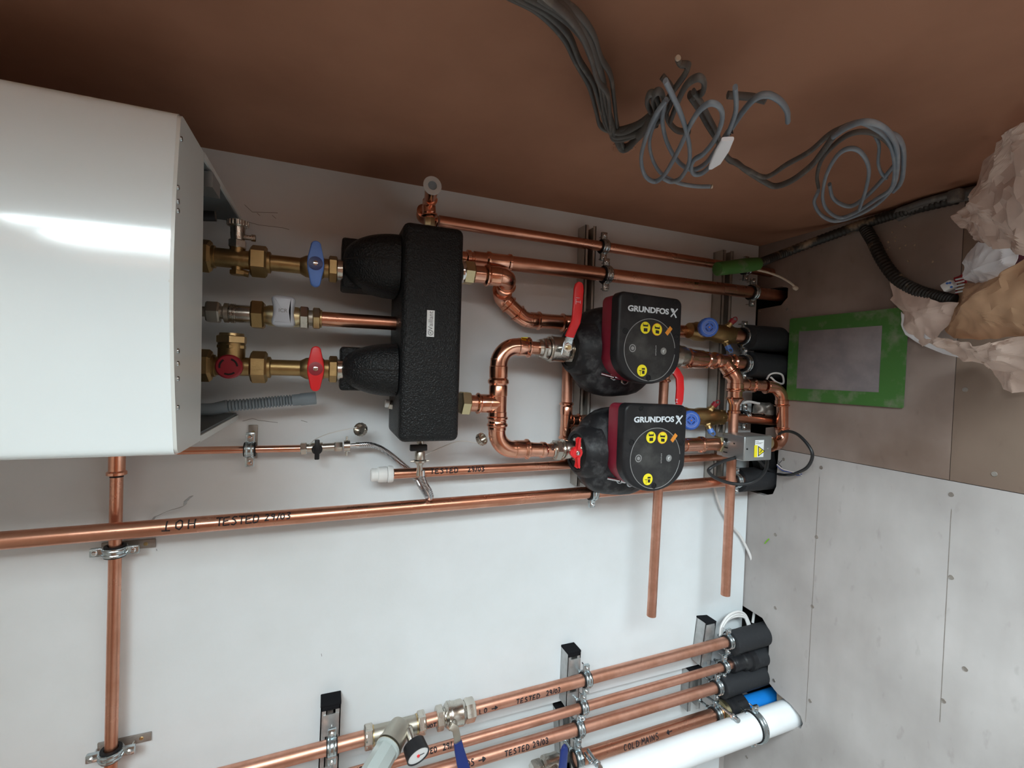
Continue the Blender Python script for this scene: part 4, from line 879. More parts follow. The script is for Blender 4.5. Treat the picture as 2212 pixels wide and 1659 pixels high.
# ------------------------------------------------------------------ below the pumps
FD2 = .085
out = thing('pump_outlet_pipework', 'copper reducers and tee under the first pump with a branch curving to the long stub', 'pipework', P(1555, 780, FD2))
A0 = P(1462, 772, .11); A1 = P(1622, 786, FD2); a_ = (A1 - A0).normalized(); rs = W_(1560, 780, FD2, 29)
g = G(); q = on(A0, A1, px=1464); L = (on(A0, A1, px=1545) - q).length; rb = rs * 1.35
g.lathe(q, a_, [(0, rb * .92), (L * .2, rb * .92), (L * .22, rb * 1.08), (L * .28, rb * 1.08), (L * .3, rb), (L * .6, rb), (L * .72, rs * 1.08), (L * .74, rs * 1.22), (L * .79, rs * 1.22), (L * .81, rs), (L * .92, rs), (L * .94, rs * 1.22), (L * .99, rs * 1.22), (L, rs)], 28); g.build('reducer', 'copper_bright', out)
pipe_part(on(A0, A1, px=1500), A1, rs * .98, out); tC = on(A0, A1, px=1562)
SDp = .117; S0 = P(1585, 893, SDp); S1 = P(1567, 1285, SDp); Ec = P(1589, 818, SDp)
brd = (Ec - tC).normalized(); tee(tC, a_, .044, brd, .018, rs, rs, out)
g = G(); g.tube(fillet([tC, Ec, P(1587, 862, SDp)], .03), rs * 1.0, 28); g.build('pipe', 'copper_bright', out)
elbow(tC, Ec, P(1587, 870, SDp), rs * 1.06, .040, out, s1=.010, s2=.026)
st_ = thing('stub_pipe', 'long open-ended copper stub hanging across from the tee under the first pump', 'pipe', S0.lerp(S1, .5), 'open copper stub pipes'); u_ = (S1 - S0).normalized(); rr = W_(1578, 1050, SDp, 19.5)
g = G(); g.lathe(S0 - u_ * .035, u_, [(0, rr), ((S1 - S0).length + .035, rr), ((S1 - S0).length + .035, rr * .9), ((S1 - S0).length, rr * .88)], 32); g.build('pipe', 'copper_dull', st_)
g = G(); q = P(1587, 858, SDp); L = (P(1585, 893, SDp) - q).length; g.lathe(q, S1 - S0, [(0, rs * 1.08), (L * .1, rs * 1.26), (L * .2, rs * 1.08), (L * .45, rr * 1.14), (L * .8, rr * 1.1), (L * .84, rr * 1.32), (L * .97, rr * 1.32), (L, rr)], 28); g.build('reducer', 'copper_bright', st_)
U0 = P(1436, 800, .12); U1 = P(1407, 1330, .12); rr2 = W_(1415, 1200, .12, 19.8); st2 = thing('stub_pipe', 'long open-ended copper stub hanging across behind the two pumps', 'pipe', U0.lerp(U1, .5), 'open copper stub pipes'); u_ = (U1 - U0).normalized()
g = G(); g.lathe(U0, u_, [(0, rr2), ((U1 - U0).length, rr2), ((U1 - U0).length, rr2 * .9), ((U1 - U0).length - .03, rr2 * .88)], 32); g.build('pipe', 'copper_dull', st2)
g = G(); q = P(1435.5, 823, .12); socket(g, P(1436, 800, .12), u_, rr2, .034); g.build('coupling', 'copper_bright', st2)
# lagged pipes dropping into the floor
def lag(name_label, A, B, w, ref, d=.085, end=.10, m='pipe_lagging'):
    t = thing('pipe_lagging', name_label, 'pipe insulation', A, None); u = (B - A).normalized(); r = W_(*ref, d, w); L = (B - A).length + end
    g = G(); n = 14; pr = [(0, r * .62), (.0005, r * .96)] + [(L * i / n + .001, r * (1 + .012 * math.sin(i * 2.3))) for i in range(n + 1)]; g.lathe(A, u, pr, 32); g.build('foam_sleeve', m, t); return t
lag('black foam lagging on the pipe below the blue hand-wheel valve nearest the green taped hatch', P(1612, 729, .085), P(1700, 735, .085), 54, (1650, 731), end=.12)
lag('black foam lagging on the pipe below the copper tee of the first pump', P(1614, 787, .085), P(1700, 795, .085), 54, (1650, 790), end=.12)
lag('black foam lagging on the hot pipe where it drops into the floor', P(1592, 1037, .06), P(1675, 1031, .06), 50, (1630, 1034), .06, end=.12)
def drv(label, cx, cy, d, axisB, kn_front, body_w, group):
    t = thing('balancing_valve', label, 'valve', P(cx, cy, d), group); c = P(cx, cy, d); a = (P(*axisB, d) - c).normalized(); mp = MP(cx, cy, d); up = a.cross(Y).normalized()
    if up.x < 0: up = -up
    g = G(); r = body_w / 2 * mp; g.lathe(c - a * 70 * mp, a, [(0, r * .9), (14 * mp, r), (18 * mp, r * 1.12), (38 * mp, r * 1.12), (42 * mp, r), (64 * mp, r * .95), (74 * mp, r * 1.1), (112 * mp, r * 1.15), (122 * mp, r), (140 * mp, r), (141 * mp, r * .75)], 28); g.build('body', 'brass_dark', t)
    g = G(); g.hexa(c + a * 58 * mp, c + a * 72 * mp, r * 1.08); g.build('nut', 'brass_dark', t)
    kc = P(*kn_front); k_ = MP(kn_front[0], kn_front[1], kn_front[2]); base = c - a * 20 * mp
    g = G(); g.cyl(base, kc + Y * .01, 9 * mp, 20); g.build('spindle', 'brass_dark', t)
    Hn = ((CAM - kc).normalized() * .55 - Y * .6).normalized(); Hf = frame(Hn)
    g = G(); pr = 20.5 * k_; g.lathe(kc - Hn * .016, Hn, [(0, pr * .9), (.003, pr), (.017, pr), (.020, pr * .88), (.0205, pr * .4)], 36)
    for i in range(20):
        an = 2 * math.pi * i / 20; o_ = Hf @ V(math.cos(an), math.sin(an), 0) * pr * .99; g.cyl(kc + o_ - Hn * .013, kc + o_ + Hn * .001, .0012, 6)
    h_ = g.build('hand_wheel', 'lever_blue', t)
    g = G(); g.ring(kc + Hn * .0045, Hn, pr * .72, .0005, 36, 6); g.ring(kc + Hn * .0045, Hn, pr * .58, .0004, 36, 6, arc=(.3, 4.4)); g.build('dial_marks', 'cap_grey', h_)
    g = G()
    for i in range(4): g.ring(kc + Hn * .0045, Hn, pr * .36, .0013, 10, 6, arc=(i * 1.571 + .25, i * 1.571 + 1.3))
    g.build('slots', 'navy', h_); g = G(); g.cyl(kc, kc + Hn * .0058, .0024, 12); g.build('screw', 'copper', h_)
    for s, m in ((1, 'red_dark'), (-1, 'handle_blue')):
        b = c + a * 22 * mp; dr = (up * s * .75 + a * (.35 if s > 0 else .15) - Y * .35).normalized(); g = G(); g.hexa(b + dr * 8 * mp, b + dr * 22 * mp, 8 * mp); g.cyl(b, b + dr * 30 * mp, 6 * mp, 16); tpn = g.build('test_point', 'brass_dark', t)
        g = G(); e0 = b + dr * 29 * mp; g.cyl(e0, e0 + dr * 9 * mp, 6.5 * mp, 16); g.ring(e0 + dr * 8 * mp + a * 3 * mp, dr.cross(a), 7 * mp, 1.1 * mp, 20, 6); g.build('tether_cap', m, tpn)
    return t
drv('brass balancing valve with its whole blue hand wheel showing beside the first pump', 1543, 720, .06, (1605, 727), (1531, 707, .125), 36, 'brass balancing valves with blue hand wheels')
drv('brass balancing valve with its blue hand wheel half hidden by the second pump', 1505, 899, .06, (1560, 901), (1492, 908, .115), 34, 'brass balancing valves with blue hand wheels')
pp = thing('copper_pipe', 'short copper pipe below the first balancing valve entering the black lagging', 'pipe', P(1605, 727, .075)); pipe_part(P(1560, 722, .062), P(1622, 730, .082), W_(1600, 726, .075, 26), pp)
pq = thing('copper_pipe', 'copper pipe below the half hidden balancing valve dropping through the floor', 'pipe', P(1600, 902, .06)); A, B = P(1540, 899, .06), P(1700, 911, .085); pipe_part(A, B, W_(1600, 900, .06, 20), pq, 'copper')
g = G(); q = P(1618, 903, .065); a_ = (B - A).normalized(); r = W_(1600, 900, .06, 20); g.lathe(q, a_, [(0, r * 1.25), (.006, r * 1.25), (.008, r * 1.12), (.05, r * 1.12), (.053, r * 1.25), (.06, r * 1.1), (.1, r * 1.1)], 24); g.build('coupling', 'copper_bright', pq)
# second pump outlet, actuator valve, return loop
o2 = thing('pump_outlet_pipework', 'straight copper outlet with a brass nut between the second pump and the grey actuator', 'pipework', P(1520, 960, HM)); R = W_(1520, 960, HM, 27); A, B = P(1440, 962, HM), P(1560, 959, HM); pipe_part(A, B, R, o2, 'copper'); a_ = (B - A).normalized()
g = G(); g.lathe(on(A, B, px=1478), a_, [(0, R * 1.08), (.055, R * 1.08), (.058, R * 1.28), (.066, R * 1.28), (.069, R)], 28); g.build('coupling', 'copper_bright', o2)
g = G(); g.hexa(on(A, B, px=1549), on(A, B, px=1572), R * 1.35, .1); g.build('nut', 'brass_pale', o2)
act = thing('valve_actuator', 'grey metal motorised valve head with a yellow warning sticker', 'actuator', P(1620, 960, .15))
DA0, DA1 = .135, .215; c4 = [P(1609, 942, DA1), P(1669, 942, DA1), P(1666, 995, DA1), P(1607, 996, DA1)]; cz1 = (c4[0].z + c4[3].z) / 2; cz0 = (c4[1].z + c4[2].z) / 2; cx1 = (c4[0].x + c4[1].x) / 2; cx0 = (c4[2].x + c4[3].x) / 2
g = G(); g.box(V((cx0 + cx1) / 2, -(DA0 + DA1) / 2, (cz0 + cz1) / 2), (cx1 - cx0, DA1 - DA0, cz1 - cz0), None, .004, 3); g.build('housing', 'steel_box', act)
g = G(); g.box(V((cx0 + cx1) / 2, -(.12 + DA0) / 2 - .004, cz1 - .012), (cx1 - cx0 - .004, .03, .02), None, .001); g.box(V((cx0 + cx1) / 2, -.12, (cz0 + cz1) / 2), (.04, .05, .05), None, .01)
g.build('base_plate', 'galvanised', act)
g = G()
for u, dd, a_, b_ in ((.016, .150, .010, .012), (-.006, .150, .004, .016), (-.020, .150, .003, .014), (.010, .18, .004, .004)): g.box(V((cx0 + cx1) / 2 + u, -dd, cz1 + .0006), (a_, b_, .001))
g.build('slot', 'dark_void', act, smooth=False)
g = G(); g.box(V((cx0 + cx1) / 2 + .006, -.150, cz1 + .006), (.014, .004, .010), None, .001); g.build('manual_lever', 'chrome', act)
sc = (P(1640, 969, DA1)); mp = MP(1640, 969, DA1); g = G(); g.box(sc - Y * .0004, (37 * mp, .0008, 25.5 * mp), None, .0002); sk = g.build('sticker', 'sign_white', act)
g = G(); g.box(P(1632, 974.5, DA1) - Y * .001, (26 * mp, .0004, 9 * mp)); g.build('yellow_panel', 'sign_yellow', sk, smooth=False)
tri = lambda k: [P(1637 + 8 - 8 * k, 974.5 - 11.5 * k, DA1), P(1637 + 8 - 8 * k, 974.5 + 11.5 * k, DA1), P(1651.5 - 6 + 6 * k - 0, 974.5, DA1)]
def tri_(k): c = P(1642.5, 974.5, DA1); return [c + (p - c) * k for p in (P(1637, 963, DA1), P(1637, 986, DA1), P(1652, 974.5, DA1))]
g = G(); g.prism([p - Y * .0009 for p in tri_(1.0)], -Y, .0003); g.build('triangle', 'ink', sk, smooth=False); g = G(); g.prism([p - Y * .0013 for p in tri_(.74)], -Y, .0003); g.build('triangle', 'sign_yellow', sk, smooth=False)
g = G(); b_ = [P(1639.5, 977, DA1), P(1643.5, 975, DA1), P(1642.5, 972.5, DA1), P(1647, 971.5, DA1)]
for i in range(3): g.cyl(b_[i] - Y * .002, b_[i + 1] - Y * .002, .0008, 6)
g.build('lightning_mark', 'ink', sk)
g = G()
for k, (a_, b__) in enumerate(((1630, 1640), (1630, 1650), (1630, 1646))): g.box((P(a_, 954 + k * 2.2, DA1) + P(b__, 954 + k * 2.2, DA1)) / 2 - Y * .0009, (.0012, .0003, (b__ - a_) * mp))
g.build('small_print', 'logo_grey', sk, smooth=False)
for px, py in ((1659, 969), (1613.5, 970)): g = G(); g.cyl(P(px, py, DA1), P(px, py, DA1) - Y * .0015, .0025, 12); g.build('screw', 'chrome' if px > 1640 else 'dark_void', act)
g = G(); gl = P(1600, 985, .185); pts = catmull([P(1604, 984, .185), P(1594, 987, .185), P(1583, 990, .185)], 12); g.tube(pts, [.0085 - .00022 * i + (.0009 if i % 3 else -.0006) for i in range(len(pts))], 16); g.build('cable_boot', 'rubber', act, 60)
# actuator valve body + loop back
g = G(); g.cyl(P(1568, 959, HM), P(1660, 956, HM), R * 1.1); g.build('valve_body', 'brass_pale', act)
lp = thing('return_loop', 'copper loop of elbows bending round above the grey actuator beside the hatch', 'pipework', P(1690, 890, .13)); rl = W_(1690, 900, .12, 23)
K = [P(1600, 830, .09), P(1688, 838, .12), P(1690, 950, .12), P(1655, 957, .12)]
pipe_part(K[0], P(1650, 834, .108), rl * .97, lp); pipe_part(P(1690, 875, .12), P(1690, 925, .12), rl, lp, 'copper_bright')
elbow(P(1640, 834, .10), K[1], K[2], rl * 1.05, .042, lp, s1=.020, s2=.022); elbow(K[1], P(1690, 962, .12), P(1640, 958, .12), rl * 1.05, .034, lp, s1=.018, s2=.01)
g = G(); a_ = (K[1] - K[0]).normalized(); socket(g, K[0] + a_ * .02, a_, rl, .03); g.build('coupling', 'copper_bright', lp)
tcr = thing('black_tape', 'crumpled dark tape wrapped round the lagging under the grey actuator', 'tape', P(1665, 990, .05))
g = G(); o = [P(1655, 960, .11), P(1672, 965, .10), P(1674, 990, .09), P(1680, 1010, .08), P(1672, 1048, .07), P(1650, 1040, .07), P(1640, 1000, .08)]; g.prism(o, Y, .03, .004); g.build('tape', 'rubber', tcr)

# cables round the actuator
def cable(label, pts, r, m, flat=None, up=None, group=None, root=None, name='cable', k=8, cat='cable'):
    g = G(); g.tube(catmull(pts, k), r, 14, prof=flat, up=up); o = g.build(name, m, root)
    if root is None: tag(o, label, cat, group)
    return o
cable('black actuator cable looping above the copper stub', [P(1584, 990, .185), P(1560, 997, .19), P(1536, 1010, .19), P(1531, 1019, .185), P(1545, 1032, .18), P(1575, 1043, .175), P(1605, 1046, .19), P(1632, 1038, .20), P(1652, 1018, .19), P(1657, 1000, .17), P(1656, 980, .14)], .0047, 'cable_black')
cable('black cable making a wide ring out over the floor behind the actuator', [P(1660, 975, .09), P(1676, 945, .10), FL(1697, 932, .05), FL(1722, 938, .055), FL(1746, 962, .055), FL(1755, 985, .052), FL(1744, 1009, .045), FL(1720, 1022, .04), FL(1700, 1026, .04), P(1675, 1022, .09), P(1652, 1008, .10), P(1636, 992, .11)], .0045, 'cable_black')
cable('white cable curving behind the pumps down the white board to the floor', [P(1640, 872, .05), P(1615, 868, .04), P(1598, 878, .03), P(1580, 895, .02), P(1560, 915, .02), P(1546, 940, .015), P(1540, 980, .012), P(1542, 1040, .012), P(1552, 1085, .012), P(1572, 1125, .012), P(1600, 1160, .010), P(1622, 1205, .02), P(1633, 1255, .02), P(1632, 1300, .025), P(1626, 1345, .03)], .0043, 'cable_white')
for i, (rad_, off) in enumerate(((34, 0), (28, 3), (23, 1))):
    pts = [P(1555 + off, 1375, .05), P(1558 + off, 1360 - rad_ * .2, .045), P(1572 + off, 1352 - rad_ * .6, .04), P(1592, 1352 - rad_ * .9, .035), P(1608, 1350 - rad_ * .7, .035), P(1618 - i * 2, 1345, .04), P(1622 - i * 2, 1360, .045)]
    cable('loop of white cable coiled beside the uppermost lower rail, %s of three' % ('outermost', 'middle', 'innermost')[i], pts, .0040, 'cable_white', group='white cable coils')
for i, (c, dy) in enumerate((('cable_white', 0), ('wire_blue', 3), ('wire_brown', 1.5))):
    cable('thin %s wire with a stripped end lying on the floor below the actuator' % ('white', 'blue', 'brown')[i], [FL(1678, 1003 + dy, .012), FL(1690, 1013 + dy, .008), FL(1706, 1018 + dy * .6, .004), FL(1722, 1022 + dy * 1.5, .003), FL(1732, 1027 - dy, .003)], .0011, c, group='stripped wires under the actuator')
cable('white looped wire sticking out of the floor hole beside the green tape', [P(1655, 822, .10), P(1663, 809, .115), P(1678, 806, .12), P(1690, 811, .12), P(1692, 828, .11), P(1678, 826, .115), P(1665, 815, .115)], .003, 'cable_white')
cable('small white cable end sticking out between the two lagged pipes', [P(1686, 752, .10), P(1700, 751, .11)], .003, 'cable_white')
bits = thing('rag', 'crumpled dark brown rag stuffed in the floor gap beside the copper loop', 'rag', P(1645, 885, .04)); g = G()
bm = bmesh.new(); bmesh.ops.create_icosphere(bm, subdivisions=4, radius=.036); g.add([P(1650, 888, .045) + V(v.co.x * 1.0, v.co.y * .8, v.co.z * 1.0) * (1 + .45 * noise.noise(v.co * 45)) for v in bm.verts], [tuple(x.index for x in f.verts) for f in bm.faces]); bm.free(); g.build('cloth', 'rusty_steel', bits, 80)

# ------------------------------------------------------------------ mounting rails
def rail(f0, f1, wpx, dep, label, base=0.0, m='galvanised', **k):
    A, B = P(*f0, base + dep), P(*f1, base + dep); A.y = B.y = -base - .0005; w_ = wpx * (P(f0[0] + .5, f0[1], base + dep) - P(f0[0] - .5, f0[1], base + dep)).length
    return strut(A, B, w_, dep - .0005, label, m, **k)
rail((1277, 487), (1258, 1050), 23, .041, 'steel mounting rail on the board behind the pumps, next to the lever valve', m='rail_steel', cap_top=False)
rail((1574, 541), (1551, 1040), 22, .041, 'steel mounting rail on the board just above the floor, behind the balancing valves', m='rail_steel', cap_top=False)
rail((715, 1524), (708, 1700), 42, .041, 'galvanised mounting rail above the pressure reducing valve', base=0)
rail((1241, 1410), (1236, 1525), 27, .041, 'galvanised mounting rail in the middle of the lower pipes, on the raised board')
rail((1222, 1534), (1228, 1700), 30, .036, 'galvanised mounting rail in the middle of the lower pipes, on the recessed board', base=-.032)
rail((1536, 1345), (1524, 1437), 22, .041, 'galvanised mounting rail just above the floor by the lower pipes, on the raised board')
rail((1504, 1447), (1498, 1534), 26, .036, 'galvanised mounting rail just above the floor by the lower pipes, on the recessed board', base=-.032)
for (px, py, wp, L, ds, nm) in ((1242, 1440, .034, .045, .042, 'the upper part of the middle rail'), (1236, 1510, .034, .04, .042, 'the lower part of the middle rail'), (1534, 1365, .034, .05, .042, 'the rail beside the white cable coil'), (1528, 1415, .034, .04, .042, 'the floor rail behind the second lower pipe'), (715, 1565, .034, .05, .042, 'the rail above the pressure reducing valve')):
    c_ = P(px, py, ds); t = tag(G().box(c_, (L, .003, wp), None, .0006).build('slide_plate', 'galvanised'), 'flat steel slide plate clamped over ' + nm, 'bracket plate', 'slide plates on the lower rails')
# ------------------------------------------------------------------ pipe clips
def pc(key, px, label, ear=X, py=None, wall=0.0, m='zinc', **k):
    A, B, t, r = PIPES[key]; c = on(A, B, px=px) if py is None else on(A, B, py=py); return clip(c, B - A, r, label, ear, wall, m=m, **k)
G1 = 'rubber lined pipe clips on the white board'
pc('top', 1304, 'lined clip on the thinner pipe by the plaster wall, at the upper rail', wall=.041, group=G1); pc('top', 1611, 'lined clip half hidden by the green taped conduit', wall=.041, group=G1)
pc('big', 1309, 'lined clip on the thick reddish pipe, at the upper rail', wall=.041, group=G1); pc('big', 1625, 'lined clip on the thick reddish pipe, just above its floor hole', wall=.041, group=G1)
pc('hot', 1279, 'lined clip on the hot pipe below the second pump', wall=.041, group=G1); pc('hot', 1590, 'lined clip on the hot pipe at the start of its lagging', wall=.041, group=G1)
pc('l1', 1266, 'lined clip on the outermost lower pipe, at the middle rail', wall=.041, group=G1); pc('l1', 1573, 'lined clip on the outermost lower pipe, at the lagging', wall=.041, group=G1)
pc('l1', 717, 'lined clip on the outermost lower pipe, at the highest rail', wall=.041, group=G1)
pc('l2', 1259, 'lined clip on the second lower pipe, at the middle rail', wall=.041, group=G1); pc('l2', 1564, 'lined clip on the second lower pipe, at the black coupling', wall=.041, group=G1)
pc('l3', 1250, 'lined clip on the third lower pipe, at the middle rail', wall=.005, group=G1); pc('l3', 1549, 'lined clip on the third lower pipe, at the lagging', wall=.005, group=G1)
PIPES['l4'] = (on(*PIPES['l4'][:2], px=1224), *PIPES['l4'][1:])
pc('l4', 1247, 'lined clip on the cold mains pipe, at the middle rail', wall=.005, group=G1); pc('l4', 1546, 'lined clip on the cold mains pipe, at the brass adaptor', wall=.005, group=G1)
clip(P(1607, 726, .077), -Z, W_(1605, 727, .077, 30), 'lined clip below the first balancing valve', X, .0, group=G1); clip(P(1608, 785, .087), -Z, W_(1605, 785, .087, 30), 'lined clip below the copper tee of the first pump', X, 0, group=G1)
clip(P(1607, 901, .06), -Z, W_(1605, 901, .06, 22), 'lined clip below the half hidden balancing valve', X, 0, group=G1)
def saddle(key, label, px=None, py=None, ear=X, pl=X, off=.03):
    A, B, t, r = PIPES[key] if isinstance(key, str) else key; c = on(A, B, px=px, py=py)
    o = clip(c, B - A, r + .001, label, ear, 0, group='wall plate pipe clips', liner=.006, wd=.017)
    g = G(); rot = Matrix((pl, -Y, pl.cross(-Y))).transposed(); q = V(c.x, -.0025, c.z) + pl * off * .45; g.box(q, (off * 2 + .03, .004, .018), rot, .001); bp = g.build('wall_plate', 'rusty_steel', o)
    for s in (1, -1):
        g = G(); g.lathe(q + pl * s * off * .95 - Y * .002, -Y, [(0, .004), (.001, .003)], 12); g.build('screw', 'brass', bp)
    return o
saddle((P(330, 975, PD15), P(656, 968.5, PD15), None, W_(600, 969, PD15, 15.5)), 'black lined wall clip on the thin copper pipe below the boiler', px=540, off=.022)
saddle('cross', 'black lined wall clip on the sideways pipe just below the hot pipe', py=1190, ear=Z, pl=-Z, off=.03); saddle('cross', 'black lined wall clip on the sideways pipe at the bottom edge of the photo', py=1628, ear=Z, pl=-Z, off=.03)

# ------------------------------------------------------------------ lower group fittings
lag('black foam lagging on the outermost lower pipe', P(1578, 1389, .08), P(1657, 1367, .08), 46, (1620, 1378), .08, .12)
lag('black foam lagging on the third lower pipe', P(1556, 1484, .08), P(1656, 1452, .08), 44, (1600, 1468), .08, .12)
cp2 = thing('push_fit_coupling', 'black plastic coupling on the second lower pipe', 'coupling', P(1600, 1425, .08)); A, B = PIPES['l2'][:2]; a_ = (B - A).normalized(); q = on(A, B, px=1578); mp = MP(1600, 1430, .08)
g = G(); g.lathe(q, a_, [(0, 14 * mp), (3 * mp, 16 * mp), (5 * mp, 16 * mp), (6 * mp, 14.5 * mp), (9 * mp, 16 * mp), (12 * mp, 16 * mp), (13 * mp, 15 * mp), (30 * mp, 15 * mp), (33 * mp, 18 * mp), (46 * mp, 18 * mp), (48 * mp, 22 * mp), (60 * mp, 22 * mp), (64 * mp, 18 * mp)], 32); g.build('body', 'plastic_black', cp2)
lag('black foam lagging below the coupling on the second lower pipe', q + a_ * 60 * mp, q + a_ * 110 * mp, 40, (1640, 1415), .08, .10)
A, B = PIPES['l4'][:2]; a_ = (B - A).normalized(); cp4 = thing('mains_coupling', 'brass and black plastic coupling joining the cold mains to the blue pipe', 'coupling', on(A, B, px=1590)); mp = MP(1590, 1530, .08)
q = on(A, B, px=1556); g = G(); g.lathe(q, a_, [(0, 15 * mp), (4 * mp, 22 * mp), (16 * mp, 22 * mp), (18 * mp, 18 * mp)], 28); g.build('brass_adaptor', 'brass_pale', cp4)
g = G(); q = on(A, B, px=1566); g.lathe(q, a_, [(0, 24 * mp), (2 * mp, 27 * mp), (8 * mp, 27 * mp), (10 * mp, 23 * mp), (16 * mp, 23 * mp), (20 * mp, 29 * mp), (44 * mp, 30 * mp), (47 * mp, 26 * mp), (50 * mp, 18 * mp)], 32)
for i in range(12):
    F_ = frame(a_); an = i * math.pi / 6; o_ = F_ @ V(math.cos(an), math.sin(an), 0) * 29 * mp; g.cyl(q + o_ + a_ * 21 * mp, q + o_ + a_ * 43 * mp, 1.6 * mp, 8)
g.build('black_nut', 'plastic_black', cp4)
bp_ = thing('water_pipe', 'bright blue plastic mains pipe rising out of the floor gap', 'pipe', on(A, B, px=1640)); pipe_part(on(A, B, px=1608), on(A, B, px=1608) + (B - A).normalized() * .22, 17 * mp, bp_, 'mdpe_blue')
ws = thing('waste_pipe', 'fat white plastic waste pipe slanting into the floor, outermost of the lower pipes', 'pipe', P(1500, 1614, .17)); A = P(1473, 1624, .17); B = P(1690, 1546.5, .17); a_ = (B - A).normalized(); rw = W_(1560, 1592, .17, 57)
g = G(); g.cyl(A - a_ * 1.3, B + a_ * .16, rw, 48); g.build('pipe', 'waste_white', ws)
clip(on(A, B, px=1630), a_, rw, 'large lined clip round the white waste pipe', (X - Z * .1), 0, group='rubber lined pipe clips on the white board', liner=.003, wd=.02, rod=False)
tag(G().cyl(P(1602, 1530, .16), P(1613, 1541, .22), .0028, 10).build('threaded_rod', 'zinc'), 'short threaded rod end above the waste pipe clip', 'rod')
for lb, a, b in (('long thin threaded rod leaning from the lowest rail towards the waste pipe', P(1512, 1492, .0), P(1588, 1551, .17)), ('long thin threaded rod leaning from the middle rail towards the waste pipe', P(1238, 1592, .0), P(1281, 1652, .14)), ('short threaded rod with a nut beside the waste pipe at the middle rail', P(1270, 1620, .10), P(1292, 1652, .17))):
    t = thing('threaded_rod', lb, 'rod', a, 'threaded rods of the waste pipe'); g = G(); g.cyl(a, b, .0042, 12); g.build('rod', 'zinc', t); g = G(); u = (b - a).normalized(); g.hexa(b - u * .012, b, .009); g.cyl(b, b + u * .015, .0065, 12); g.build('nut', 'zinc', t)
jo = thing('floor_joist', 'pale sawn joist end showing in the floor gap by the waste pipe', 'joist', V(-.995, -.14, -.03)); g = G(); g.box(V(-1.02, -.19, -.05), (.04, .14, .05), Matrix.Rotation(.1, 3, 'Z')); g.box(V(-.97, -.155, -.048), (.03, .03, .045)); g.build('timber', 'timber', jo)
# pressure reducing valve on the outermost lower pipe
A, B, _, r1 = PIPES['l1']; a_ = (B - A).normalized(); c_ = on(A, B, px=852); mp = MP(852, 1575, .10); prv = thing('pressure_reducing_valve', 'angled nickel pressure reducing valve with a grey cap and a dial gauge', 'valve', c_)
up = a_.cross(Y).normalized(); up = up if up.x > 0 else -up
def nutN(px0, px1, w, root, m='nickel'): g = G(); q0, q1 = on(A, B, px=px0), on(A, B, px=px1); g.hexa(q0, q1, w / 2 * mp * 1.06, .08); g.lathe(q0, q1 - q0, [(-.0015, r1 * 1.05), (.003, w / 2 * mp * .98), ((q1 - q0).length * .3, w / 2 * mp * .98)], 28); return g.build('nut', m, root)
nutN(787, 805, 46, prv); nutN(918, 902, 46, prv)
g = G(); q0, q1 = on(A, B, px=805), on(A, B, px=902); g.lathe(q0, q1 - q0, [(0, 19 * mp), ((q1 - q0).length * .35, 18 * mp), ((q1 - q0).length * .6, 19 * mp), ((q1 - q0).length, 18.5 * mp)], 28)
ct = on(A, B, px=868) + up * 8 * mp; tip = P(838, 1616, .128); L = (tip - ct).length; g.lathe(ct - (tip - ct).normalized() * 4 * mp, tip - ct, [(0, 8 * mp), (2 * mp, 16 * mp), (8 * mp, 23 * mp), (16 * mp, 25 * mp), (L * .55, 26 * mp), (L * .8, 26 * mp), (L * .97, 28 * mp), (L, 28 * mp)], 32); g.build('body', 'nickel_satin', prv)
g = G()
for px in (806, 900): q = on(A, B, px=px); g.band(q, a_, 19 * mp, .0012, .003)
g.band(tip, tip - ct, 24 * mp, .003, .002); g.build('brass_ring', 'brass', prv)
g = G(); u_ = (tip - ct).normalized(); g.lathe(tip, u_, [(0, 27 * mp), (5 * mp, 26 * mp), (6 * mp, 24 * mp)], 32); g.hexa(tip + u_ * 4 * mp, tip + u_ * 70 * mp, 25 * mp, .06, seg=8); g.build('grey_cap', 'valve_grey', prv)
ga = thing('pressure_gauge', 'small round pressure gauge with a black rim and red needle hub', 'gauge', P(900, 1620, .15)); gb = P(893, 1606, .128); gf = P(904, 1634, .156); u_ = (gf - gb).normalized(); mp2 = MP(900, 1620, .15)
g = G(); g.lathe(gb, u_, [(0, 20 * mp2), (2 * mp2, 24 * mp2), ((gf - gb).length, 25.5 * mp2), ((gf - gb).length, 23 * mp2), ((gf - gb).length * .9, 22.5 * mp2)], 36); g.build('rim', 'plastic_black', ga)
g = G(); g.cyl(gf - u_ * .004, gf - u_ * .002, 23 * mp2, 36); fc = g.build('dial', 'sign_white', ga); g = G(); g.cyl(gf - u_ * .002, gf + u_ * .001, 3 * mp2, 14); g.build('needle_hub', 'lever_red', ga)
g = G(); s_ = u_.cross(X).normalized(); g.cyl(gf - u_ * .001, gf - u_ * .001 - s_ * 14 * mp2, .0007, 6); g.build('needle', 'ink', ga)
g = G(); g.tube([on(A, B, px=884), P(884, 1580, .11), P(888, 1598, .125), gb + u_ * .004], [9 * mp, 8 * mp, 7.5 * mp, 8 * mp], 16); g.build('stem', 'nickel', ga)
